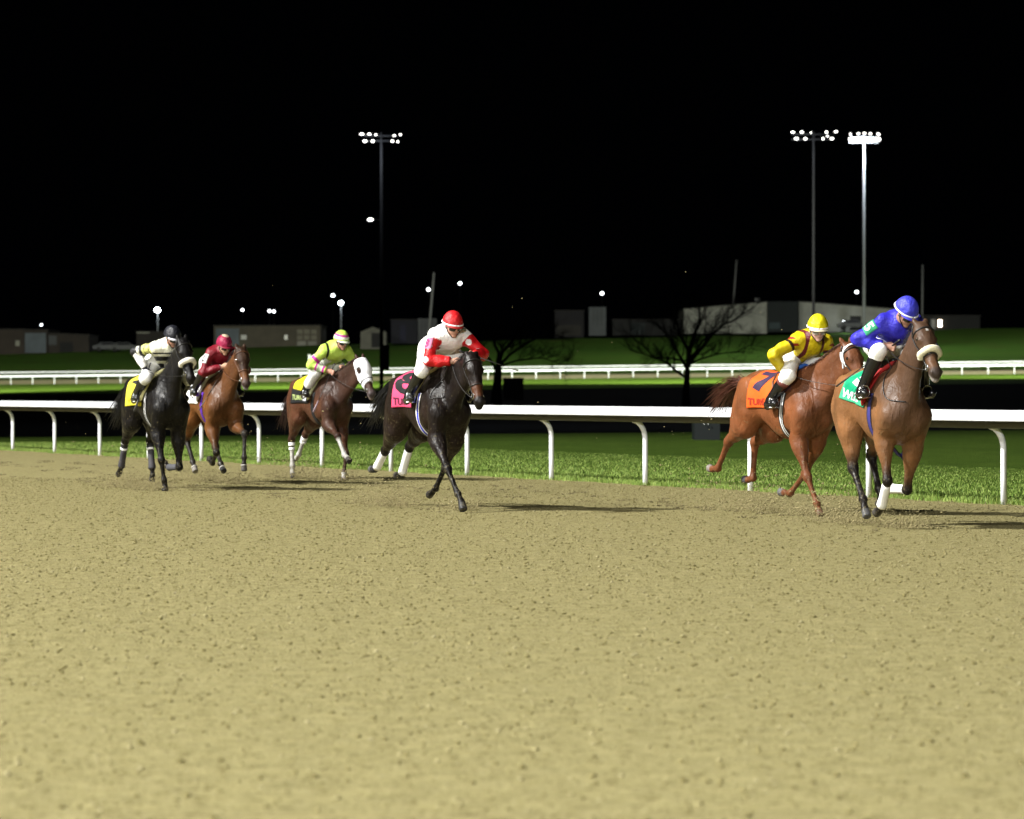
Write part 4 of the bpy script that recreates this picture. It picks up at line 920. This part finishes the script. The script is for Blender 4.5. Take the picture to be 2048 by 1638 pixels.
    # number patch on the right sleeve
    if 'patch' in J:
        txt, cb, ct = J['patch']; ax = nrm(E[-1] - S[-1]); m0 = S[-1] + (E[-1] - S[-1]) * .42; o_ = A(.25, -1, .15); o_ = nrm(o_ - ax * (o_ @ ax)); tg = np.cross(ax, o_)
        if tg[0] > 0: tg = -tg
        nu, nv = 12, 12; G = np.zeros((nu, nv, 3)); D = np.zeros((nu, nv, 3))
        for i in range(nu):
            for j in range(nv):
                a = (i / (nu - 1) - .5) * 1.9; c = m0 + ax * (.5 - j / (nv - 1)) * .13; d = o_ * math.cos(a) - tg * math.sin(a); p, _ = surf_ray(bvj, c + d * .15, -d, .15); G[i, j] = (p if p is not None else c + d * .06) + d * .006; D[i, j] = d
        po = sheet('number_patch', G - off, D, .004, M_cloth, root, lambda a, b: tuple(dim(A(*cb)[None])[0])); letters_on('lettering', txt, G - off, D, (.25, .75, .12, .88), flat_mat(ct), po, .03, .003)
    # breeches
    bs = [Limb(hip - sp * .01, hip + sp * .16, [.128, .118], .05, Yx, 1.2)]
    for sg in (-1, 1):
        e = K[sg] + (An[sg] - K[sg]) * J.get('breech', .35); bs += [Limb(Hp[sg], K[sg], [.095, .090, .068, .060], .04), Limb(K[sg], e, [.058, .056], .02), Ell(Hp[sg] - sp * .03, (.10, .085, .10), .05)]
    V, F = build_sdf(bs, .0095, grow=.013, post=lambda P, d: (d - .003 + wrinkle(P, .0028, 22)).astype(np.float32)); mesh('breeches', V, F, M_breech, root, off=off)
    # boots
    for sg in (-1, 1):
        a = K[sg] + (An[sg] - K[sg]) * (J.get('breech', .35) - .06); ft = toe[sg]
        bt = [Limb(a, An[sg], [.060, .058, .046, .040], .02), Limb(An[sg] + A(-.045, 0, -.045), ft, [.036, .040, .032], .025), Limb(An[sg] + A(-.045, 0, -.05), An[sg] + A(-.045, 0, -.068), [.030, .030], .01)]
        V, F = build_sdf(bt, .009, grow=.008); bo = mesh('boot', V, F, M_boot, root, off=off)
        if J.get('cuff'):
            m = MB().tube([a + (An[sg] - a) * t for t in (-.02, .08, .17)], [.070, .071, .068], 16); m.build('boot_cuff', mat_c('boot_cuff', J['cuff']), bo, off=off)
        # stirrup iron and leather
        c = An[sg] + A(.075, 0, -.055); m = MB(); ring = [c + A(0, sg * .052 * math.cos(t), .058 * math.sin(t) + .035) for t in np.linspace(0, 2 * math.pi, 18)]; m.tube(ring, .007, 6)
        m.box(c + A(0, 0, -.022), (.05, .11, .012)); m.build('stirrup_iron', M_steel, root, off=off)
        MB().tube([c + A(0, 0, .09), A(.14, sg * .25, 1.38), A(.12, sg * .19, 1.47)], .011, 6, flat=.4).build('stirrup_leather', M_brown, root, off=off)
    # helmet with cover, band, peak, goggles
    m = MB(); nu, nv = 28, 12; V = []; Fc = []
    for j in range(nv + 1):
        ph = math.pi / 2 * (j / nv) * 1.02
        for i in range(nu):
            a = 2 * math.pi * i / nu; rr = 1 + (.012 * math.cos(a * 8) if j > 2 else 0)
            V.append(q(.128 * math.sin(ph) * math.cos(a) * rr - .012, .022 + .138 * math.cos(ph), .108 * math.sin(ph) * math.sin(a) * rr))
    for j in range(nv):
        for i in range(nu): Fc.append((j * nu + i, (j + 1) * nu + i, (j + 1) * nu + (i + 1) % nu, j * nu + (i + 1) % nu))
    V = np.array(V); u_ = (V - hc) @ upv; s_ = (V - hc) @ ls; f_ = (V - hc) @ fd
    ho = mesh('helmet', V, Fc, M_silk, root, dim(J['cap'](u_, s_, f_)), off=off)
    if J.get('band'):
        ring = [q(.1285 * math.cos(a) - .012, .028, .1085 * math.sin(a)) for a in np.linspace(0, 2 * math.pi, 30)]; MB().tube(ring, .009, 6).build('helmet_band', mat_c('helmet_band', J['band']), ho, off=off)
    V = []; n_ = 14
    for i in range(n_):
        a = -1.05 + 2.1 * i / (n_ - 1)
        for (r_, dz) in ((.118, .030), (.165 - .03 * (abs(a) / 1.05) ** 2, .012), (.163 - .03 * (abs(a) / 1.05) ** 2, .006), (.116, .022)): V.append(q(r_ * math.cos(a) - .012, dz, r_ * .86 * math.sin(a)))
    Fc = [(i * 4 + k, i * 4 + (k + 1) % 4, (i + 1) * 4 + (k + 1) % 4, (i + 1) * 4 + k) for i in range(n_ - 1) for k in range(4)]
    mesh('helmet_peak', V, Fc, mat_c('helmet_peak', J.get('peak', (.02, .02, .02))), ho, off=off)
    m = MB().tube([q(.01, -.005, -.086), q(.045, -.055, -.070), q(.062, -.112, -.02), q(.064, -.114, 0), q(.062, -.112, .02), q(.045, -.055, .070), q(.01, -.005, .086)], .006, 5, flat=.5); m.build('chin_strap', M_black, ho, off=off)
    if J.get('goggles', True):
        V = []; Fc = []; n_ = 15
        for i in range(n_):
            a = -.95 + 1.9 * i / (n_ - 1); pinch = .012 * math.exp(-(a / .18) ** 2)
            for dz, rr in ((.046, .096), (.010, .110), (-.034 + pinch, .104)): V.append(q(rr * math.cos(a) + .006, dz - .002, .080 * math.sin(a) * 1.05))
        Fc = [(i * 3 + k, i * 3 + k + 1, i * 3 + k + 4, i * 3 + k + 3) for i in range(n_ - 1) for k in range(2)]
        g = mesh('goggles', V, Fc, J.get('lens', M_lens), root, off=off)
        ring = [q(.102 * math.cos(a) - .004, .010, .092 * math.sin(a)) for a in np.linspace(.85, 2 * math.pi - .85, 24)]; MB().tube(ring, .009, 5, flat=.5).build('goggle_strap', M_black, g, off=off)
    if J.get('gloves'):
        for sg in (-1, 1):
            w = Hd[sg]; dr = Hd[sg] - E[sg]; pr = hand_prims(w, dr, (0, sg, 0)) + [Limb(w - nrm(dr) * .04, w, [.030, .028], .01)]
            V, F = build_sdf(pr, .007, grow=.004); mesh('glove', V, F, mat_c('glove', J['gloves']), root, off=off)
    if J.get('cuffs'):
        for sg in (-1, 1):
            w = Hd[sg]; dr = nrm(Hd[sg] - E[sg]); MB().tube([w - dr * .045, w - dr * .01], [.040, .036], 12).build('wrist_band', mat_c('wrist_band', J['cuffs']), root, off=off)
    # whip: held, so a thing of its own
    if 'whip' in J:
        hn, tip, cap_c, lab = J['whip']; w = Hd[hn] + nrm(Hd[hn] - E[hn]) * .06; tip = A(*tip); d = nrm(tip - w); a = w - d * .14; rt = empty('whip', root.location, r)
        tag(rt, lab, 'whip', 'whips carried by the jockeys')
        MB().tube([a, a + d * .03, w + d * .05], [.011, .009, .008], 8).build('handle', M_black, rt, off=off)
        Ls = np.linalg.norm(tip - w); MB().tube([w + d * .05, w + d * (Ls * .6), w + d * (Ls * .72)], [.006, .005, .005], 6).build('shaft', M_black, rt, off=off)
        MB().tube([w + d * Ls * .70, w + d * Ls * .86, tip], [.008, .016, .017], 8, flat=.45).build('flap', mat_c('whip_flap', cap_c), rt, off=off)
    return root
_mc = {}
def mat_c(name, c, rough=.5):
    k = (name,) + tuple(c)
    if k not in _mc: _mc[k] = mat(name, c, rough, .4, noise=.05)
    return _mc[k]
_ms = {}
def mat_skin(c):
    if tuple(c) not in _ms: _ms[tuple(c)] = mat('skin', [x * .75 for x in c], .5, .4, noise=.1, nscale=25)
    return _ms[tuple(c)]

# ---------------------------------------------------------------- the six horses and riders
def stripe(U, edges, cols):
    for e, c in zip(edges, cols):
        if U < e: return c
    return cols[-1]
W_ = (.78, .78, .76); BK = (.012, .012, .013)
def solid(c): return lambda U, w: c
def cap1(c): return lambda u, s, f: np.tile(A(*c), (len(u), 1))
H1 = dict(root=(3.50, 32.0, 15.0),
  RF=[(0.42,0.85),(0.54,0.45),(0.32,0.22),(0.23,0.17),(0.14,0.14)], LF=[(0.40,0.76),(0.22,0.36),(-0.10,0.36),(-0.19,0.33),(-0.28,0.29)],
  RH=[(-0.45,0.95),(-0.41,0.55),(-0.17,0.26),(-0.12,0.17),(-0.06,0.09)], LH=[(-0.36,0.93),(-0.65,0.66),(-0.43,0.35),(-0.37,0.26),(-0.43,0.19)],
  poll=(.96,.0,1.86), muz=(1.31,.02,1.40), label='bay horse in front with a cream sheepskin noseband and green saddle cloth',
  tone=.72, coat=(.23,.105,.042), coat2=(.075,.042,.026), legs=(.014,.011,.010), hair=(.012,.010,.010), dark_start=.9, muzcol=(.045,.035,.03), lips=(.3,.27,.25), nosecol=(.12,.06,.03), star=.5,
  hoof={'RH': (.10,.10,.10)}, roll=(.62,.58,.40), ear=.8,
  cloth=dict(x0=-.38, x1=.20, amax=92, amin=74, rake=.10, col=lambda U, w: (.0,.36,.17) if .06 < w < .94 and .05 < U < .95 else (.06,.5,.26),
    text=[('5', (.82,.82,.82), (.24,.86,.20,.44), .06), ('WILTS', (.8,.8,.82), (.04,.74,.03,.13), .03)]),
  girth=dict(col=lambda U: (.035,.03,.16) if .15 < U < .85 else (.02,.02,.05)), pad=(.35,.02,.02), saddle=M_black, handR=(.42,-.12,1.70), handL=(.50,.12,1.66), loop=True,
  wraps={'RF': [(1.12,2.12,(.80,.80,.80),.044)], 'LF': [(1.12,2.12,(.80,.80,.80),.044)]}, tail=dict(dx=-.35,dz=-.65,dy=.22,sag=.05))
J1 = dict(label='rider in royal blue silks and blue cap bent low over the leading horse', hip=(.07,1.73), sh=(.44,1.92), head=(.62,-.01,2.01), face=(.80,.25,-.62), handR=(.43,-.15,1.71), handL=(.52,.12,1.68), ank=(.27,1.30),
  poleR=(-.55,-1.0,.0), cap=cap1((.055,.06,.62)), band=(.8,.8,.82), peak=(.05,.05,.5), silks=lambda i: np.tile(A(.035,.03,.55), (len(i['y']), 1)), patch=('5', (.05,.42,.22), (.7,.85,.75)), cuffs=(.78,.78,.8), breech=.12, skin=(.42,.22,.15),
  whip=(-1, (-.22,-.38,1.33), (.06,.04,.035), 'black whip held by the rider in blue'))
H5 = dict(root=(2.88, 35.45, 25.0),
  RF=[(0.50,0.78),(0.70,0.40),(0.84,0.14),(0.86,0.07),(0.91,0.01)], LF=[(0.36,0.75),(0.10,0.42),(-0.16,0.21),(-0.26,0.21),(-0.36,0.22)],
  RH=[(-0.60,0.92),(-1.02,0.74),(-1.28,0.45),(-1.39,0.44),(-1.48,0.45)], LH=[(-0.53,0.87),(-0.94,0.73),(-0.97,0.35),(-1.07,0.33),(-1.16,0.33)],
  poll=(1.06,.10,1.72), muz=(1.40,.14,1.27), label='chestnut horse beside the rail with an orange saddle cloth and white browband',
  tone=.78, coat=(.20,.068,.025), coat2=(.13,.048,.021), legs=(.16,.055,.022), hair=(.07,.022,.012), hoof={'RH': (.22,.19,.17), 'LF': (.12,.12,.13), 'LH': (.08,.08,.09), 'RF': (.12,.06,.035)}, muzcol=(.10,.05,.035), ear=1, halter=True,
  cloth=dict(x0=-.36, x1=.17, amax=98, col=lambda U, w: (.88,.13,.012),
    text=[('7', (.035,.02,.05), (.10,.74,.20,.44), .05), ('TURNS', (.30,.02,.01), (.04,.66,.035,.12), .03)]),
  girth=dict(x=.26, col=lambda U: BK if U < .2 or U > .8 or .4 < U < .6 else (.7,.7,.7)), pad=(.03,.12,.48), handR=(.34,-.26,1.49), handL=(.55,.10,1.58), wraps={}, tail=dict(dx=-.72,dz=-.26,dy=-.03,sag=.08))
def silks5(i):
    c = np.tile(A(.80,.62,.01), (len(i['y']), 1)); d = (.13,.008,.015); y = np.abs(i['y'])
    m = (i['arm'] < 0) & (y > .075) & (y < .115); c[m] = d
    m = (i['arm'] > .30) & (i['arm'] < .42); c[m] = (.03,.006,.008)
    m = (i['arm'] < 0) & (i['t'] < .30) & (i['t'] > .18); c[m] = d
    m = (i['arm'] > .1) & (i['arm'] < .3) & (np.sin(i['z'] * 90) > .4); c[m] = (.35,.02,.01); return c
J5 = dict(label='rider in yellow silks with maroon braces and a bright yellow cap', hip=(.19,1.66), sh=(.48,1.81), head=(.67,-.02,1.92), face=(.9,-.32,-.25), handR=(.35,-.27,1.50), handL=(.55,.12,1.57), ank=(.19,1.19), poleR=(-.15,-.6,-.6),
  cap=cap1((.85,.74,.01)), band=(.78,.70,.72), peak=(.6,.55,.4), silks=silks5, gloves=(.015,.014,.02), cuff=(.17,.05,.045), skin=(.60,.34,.28), lens=None, breech=.25)
H4 = dict(root=(-0.90, 36.87, 22.0),
  RF=[(0.62,0.77),(0.97,0.46),(1.20,0.20),(1.28,0.12),(1.34,0.03)], LF=[(0.40,0.75),(0.08,0.47),(-0.15,0.22),(-0.24,0.17),(-0.33,0.14)],
  RH=[(-0.62,0.86),(-1.02,0.62),(-1.33,0.42),(-1.44,0.40),(-1.53,0.40)], LH=[(-0.58,0.86),(-1.00,0.66),(-1.22,0.35),(-1.33,0.33),(-1.42,0.33)],
  poll=(1.20,.02,1.63), muz=(1.47,.02,1.12), label='dark brown horse alone in mid track with a pink saddle cloth and white hind bandages',
  tone=.48, coat=(.024,.013,.009), coat2=(.012,.008,.007), legs=(.008,.007,.007), hair=(.008,.008,.009), hoof={'RF': (.06,.06,.06), 'RH': (.12,.12,.12)}, nosecol=(.12,.045,.02), muzcol=(.02,.018,.018), ear=.6,
  cloth=dict(x0=-.40, x1=.16, amax=98, col=lambda U, w: (.88,.08,.20),
    text=[('8', BK, (.04,.86,.17,.46), .03), ('TURNS', (.08,.01,.03), (.06,.72,.03,.12), .03)]),
  girth=dict(x=.25, col=lambda U: (.7,.68,.62) if U < .2 or U > .8 else (.03,.045,.42)), pad=(.66,.60,.38), handR=(.80,-.04,1.585), handL=(.93,.15,1.66), loop=True,
  wraps={'RH': [(1.05,1.98,(.80,.80,.80),.046), (2.3,2.7,(.02,.02,.02),.045)], 'LH': [(1.05,1.98,(.80,.80,.80),.046)]}, tail=dict(dx=-.75,dz=-.45,dy=-.05,sag=.1))
def silks4(i):
    c = np.tile(A(.80,.79,.78), (len(i['y']), 1)); red = (.68,.008,.012); m = i['arm'] > .18; c[m] = red
    for sg, a0 in ((-1, 1.02), (1, .45), (1, 1.35), (-1, .42)):
        sel = (i['side'] == sg) & (np.abs(i['arm'] - a0) < .12)
        if sel.any():
            ps = i['P'][sel]; tgt = ps.mean(0) + A(.10, -.12, .03); j = ps[np.argmin(np.linalg.norm(ps - tgt, axis=1))]; c[np.linalg.norm(i['P'] - j, axis=1) < .036] = (.8, .8, .82)
    f = (i['arm'] < 0) & (i['t'] > .35) & (i['t'] < .62) & (np.abs(i['y']) < .06) & ((i['P'] - i['hip']) @ np.cross(i['sp'], A(0, 1, 0)) > 0); c[f] = (.25,.01,.02)
    m = (i['arm'] < 0) & (i['t'] > .72) & (np.abs(i['y']) > .10) & (i['t'] < .9); c[m] = (.5,.01,.015); return c
J4 = dict(label='rider in white silks with red sleeves and a red cap', hip=(.22,1.76), sh=(.61,1.875), head=(.71,.0,1.985), face=(.90,.05,-.30), handR=(.81,-.05,1.60), handL=(.92,.16,1.67), ank=(.20,1.24), poleR=(-.4,-1,-.35), poleL=(-.2,1,-.5),
  cap=cap1((.66,.010,.015)), band=(.8,.8,.8), peak=(.3,.01,.01), silks=silks4, patch=('8', (.75,.25,.42), (.25,.03,.12)), skin=(.55,.29,.20), breech=.05,
  whip=(1, (1.05,.62,1.50), (.35,.35,.35), 'thin whip held out by the rider in red and white'))
H3 = dict(root=(-2.76, 48.9, 25.0),
  RF=[(0.66,0.80),(1.04,0.64),(1.22,0.38),(1.31,0.34),(1.39,0.29)], LF=[(0.42,0.75),(0.57,0.38),(0.57,0.12),(0.58,0.06),(0.60,0.00)],
  RH=[(-0.50,0.90),(-0.80,0.57),(-0.79,0.19),(-0.79,0.09),(-0.76,0.0)], LH=[(-0.58,0.87),(-0.96,0.64),(-1.20,0.34),(-1.29,0.29),(-1.38,0.27)],
  poll=(1.16,.14,1.69), muz=(1.44,.22,1.17), label='reddish bay horse wearing a white blinker hood, next behind the dark brown horse',
  coat=(.115,.045,.024), coat2=(.055,.028,.020), legs=(.045,.020,.013), lips=(.28,.22,.20), hair=(.03,.012,.01), sock={'RF': 1.15, 'LF': 2.1, 'RH': 1.35, 'LH': 1.3}, hoof={'RF': (.10,.09,.08), 'LF': (.35,.3,.27), 'RH': (.06,.05,.05)}, muzcol=(.10,.08,.08), hood=True,
  cloth=dict(x0=-.42, x1=.18, amax=98, col=lambda U, w: (.85,.72,.02) if .22 < w < .46 and .05 < U < .52 else ((.62,.62,.66) if .045 < w < .15 and .52 < U < .86 else BK),
    text=[('0', BK, (.20,.36,.28,.40), -.02), ('TURNS', (.35,.42,.16), (.06,.50,.055,.135), .03)]),
  girth=dict(col=lambda U: BK), pad=(.72,.74,.42), handR=(.62,-.14,1.56), handL=(.62,.10,1.62),
  wraps={'RH': [(1.10,1.24,(.75,.75,.75),.050), (1.30,1.40,(.75,.75,.75),.046)], 'LH': [(1.10,1.24,(.75,.75,.75),.050), (1.30,1.40,(.75,.75,.75),.046)]}, tail=dict(dx=-.45,dz=-.65,dy=-.05,sag=.06))
def silks3(i):
    c = np.tile(A(.66,.92,.14), (len(i['y']), 1)); mg = (.55,.02,.32)
    for a0, a1 in ((.55,.72), (1.30,1.42), (1.72,1.86)): m = (i['arm'] > a0) & (i['arm'] < a1); c[m] = mg
    m = (i['arm'] > 1.42) & (i['arm'] < 1.72); c[m] = (.70,.82,.55)
    m = (i['arm'] < 0) & (i['t'] < .85) & (i['y'] < -.05); c[m] = (.78,.82,.72); m = (i['arm'] < .2) & (i['t'] > .6) & (i['y'] < -.13) & (i['y'] > -.16); c[m] = BK; return c  # pale right side of the torso paints in its blown-out light
def cap3(u, s, f):
    c = np.tile(A(.60,.90,.12), (len(u), 1)); m = (u > .085) & (u < .118); c[m] = (.62,.02,.35); m = (u < .085) & (u > .05); c[m] = (.72,.80,.62); return c
J3 = dict(label='rider in lime green silks with magenta hoops on sleeves and cap', hip=(.09,1.70), sh=(.56,1.87), head=(.72,.03,1.99), face=(.93,.10,-.25), handR=(.62,-.15,1.57), handL=(.62,.12,1.62), ank=(.15,1.27), poleR=(-.6,-1,-.4), breech=.62,
  cap=cap3, band=None, peak=(.7,.75,.6), silks=silks3, skin=(.55,.29,.20), whip=(-1, (.62,-.36,.98), (.30,.22,.25), 'long whip hanging down from the hand of the rider in lime'))
H2 = dict(root=(-4.16, 47.0, 22.0),
  RF=[(0.47,0.77),(0.72,0.44),(0.44,0.29),(0.34,0.32),(0.25,0.35)], LF=[(0.60,0.80),(0.98,0.70),(1.06,0.38),(1.08,0.28),(1.09,0.19)],
  RH=[(-0.46,0.90),(-0.76,0.58),(-0.50,0.29),(-0.43,0.22),(-0.37,0.15)], LH=[(-0.50,0.87),(-0.30,0.50),(-0.02,0.27),(0.05,0.21),(0.13,0.17)],
  poll=(1.06,.08,1.82), muz=(1.36,.07,1.34), label='light bay horse half hidden behind the black horse, with white saddle cloth',
  coat=(.21,.082,.024), coat2=(.13,.052,.020), legs=(.020,.017,.015), hair=(.010,.009,.009), dark_start=.95, hoof={'LH': (.04,.04,.04), 'RH': (.30,.28,.26), 'LF': (.12,.11,.10)}, muzcol=(.07,.05,.045), lips=(.35,.33,.32), ear=.9, facecol=(.035,.020,.014),
  wraps={'LH': [(3.0,3.12,(.6,.58,.55),.044)], 'RH': [(3.0,3.12,(.6,.58,.55),.044)], 'LF': [(3.0,3.12,(.6,.58,.55),.044)]},
  cloth=dict(x0=-.42, x1=.18, amax=98, col=solid((.80,.80,.80)), text=[('2', BK, (.2,.8,.2,.42), .05)]),
  girth=dict(col=lambda U: (.07,.015,.25)), pad=(.75,.75,.72), bridle=M_brown, handR=(.60,-.04,1.60), handL=(.62,.12,1.60), tail=dict(dx=-.5,dz=-.5,dy=0,sag=.1))
J2 = dict(label='rider in maroon silks and maroon cap crouched behind a lifted horse head', hip=(.08,1.67), sh=(.48,1.81), head=(.63,-.02,1.90), face=(.92,.12,-.35), handR=(.61,-.05,1.61), handL=(.62,.12,1.60), ank=(.16,1.29), poleR=(-.35,-1,-.45), breech=.1,
  cap=lambda u, s, f: np.where(((u > .145))[:, None], A(.6,.5,.35), np.where((np.abs(s) < .02)[:, None], A(.22,.01,.04), A(.36,.012,.07))), band=None, peak=(.2,.01,.03), silks=lambda i: np.tile(A(.22,.006,.018), (len(i['y']), 1)), patch=('2', (.8,.8,.8), BK), cuffs=(.75,.75,.75), skin=(.60,.34,.22),
  whip=(-1, (.50,-.34,1.02), (.12,.11,.11), 'dark whip held low by the rider in maroon'))
H6 = dict(root=(-4.63, 44.09, 24.0),
  RF=[(0.52,0.74),(0.70,0.40),(0.72,0.14),(0.72,0.08),(0.73,0.00)], LF=[(0.44,0.70),(0.46,0.30),(0.14,0.29),(0.05,0.31),(-0.03,0.35)],
  RH=[(-0.54,0.88),(-0.90,0.62),(-1.08,0.29),(-1.16,0.22),(-1.24,0.16)], LH=[(-0.40,0.88),(-0.70,0.62),(-0.58,0.27),(-0.56,0.17),(-0.60,0.09)],
  poll=(1.00,.02,1.90), muz=(1.27,.06,1.39), label='black horse at the far left with a cream sheepskin noseband and yellow saddle cloth',
  tone=.48, coat=(.011,.009,.009), coat2=(.008,.007,.007), legs=(.008,.007,.007), hair=(.007,.007,.008), roll=(.70,.67,.58), muzcol=(.02,.018,.018), ear=.9, hoof={'RH': (.05,.045,.045)},
  cloth=dict(x0=-.40, x1=.18, amax=102, col=lambda U, w: (.88,.76,.06), text=[('4', BK, (.16,.78,.24,.42), .06), ('WILT', (.35,.30,.02), (.08,.5,.04,.12), .02)]),
  girth=dict(x=.22, col=lambda U: BK if U < .25 or .4 < U < .6 or U > .75 else (.7,.7,.68)), pad=(.80,.76,.40), handR=(.36,-.26,1.56), handL=(.60,.12,1.62), loop=False,
  wraps={'RH': [(1.02,1.10,(.75,.75,.75),.052), (1.10,1.26,(.02,.02,.02),.049), (1.26,1.34,(.75,.75,.75),.050), (1.34,2.15,(.045,.043,.048),.043)], 'LH': [(1.02,1.10,(.75,.75,.75),.052), (1.10,1.26,(.02,.02,.02),.049), (1.26,1.34,(.75,.75,.75),.050), (1.34,2.15,(.045,.043,.048),.043)], 'LF': [(1.15,2.1,(.06,.06,.068),.042)]}, tail=dict(dx=-.7,dz=-.5,dy=-.05,sag=.1))
def silks6(i):
    c = np.tile(A(.80,.80,.66), (len(i['y']), 1)); t = i['t']; a = i['arm']
    for z0, z1 in ((1.56,1.635), (1.67,1.725), (1.755,1.775)): c[(a < .12) & (i['z'] > z0) & (i['z'] < z1)] = BK
    for t0, t1 in ((.60,.74), (.84,1.16), (1.40,1.55)): c[(a > t0) & (a < t1)] = BK
    m = (a > .15) & (a < .60) & (i['y'] < 0); c[m] = (.80,.80,.25); m = (a > .2) & (a < .5) & (np.sin(i['x'] * 140) > .5) & (i['y'] < -.2); c[m] = (.25,.25,.08); m = a > 1.12; c[m] = (.8,.8,.78); return c
J6 = dict(label='rider in cream silks with black hoops and a black cap', hip=(.12,1.66), sh=(.47,1.85), head=(.66,.0,1.97), face=(.90,.2,-.40), handR=(.37,-.27,1.57), handL=(.60,.12,1.62), ank=(.08,1.22), poleR=(-.8,-.8,.1), breech=.12,
  cap=cap1((.012,.013,.020)), band=None, peak=(.55,.55,.6), silks=silks6, gloves=(.02,.02,.03), skin=(.50,.26,.18), whip=(-1, (.20,-.36,1.02), (.08,.08,.08), 'grey whip pointing down in the gloved hand of the black capped rider'))
RACE = [(H1, J1), (H5, J5), (H4, J4), (H3, J3), (H2, J2), (H6, J6)]
if TEST is not None: RACE = [RACE[i] for i in TEST]
for h, J in RACE:
    make_horse(h); 
    if J.get('lens', 0) is None: J['lens'] = M_clear
    make_jockey(h, J)
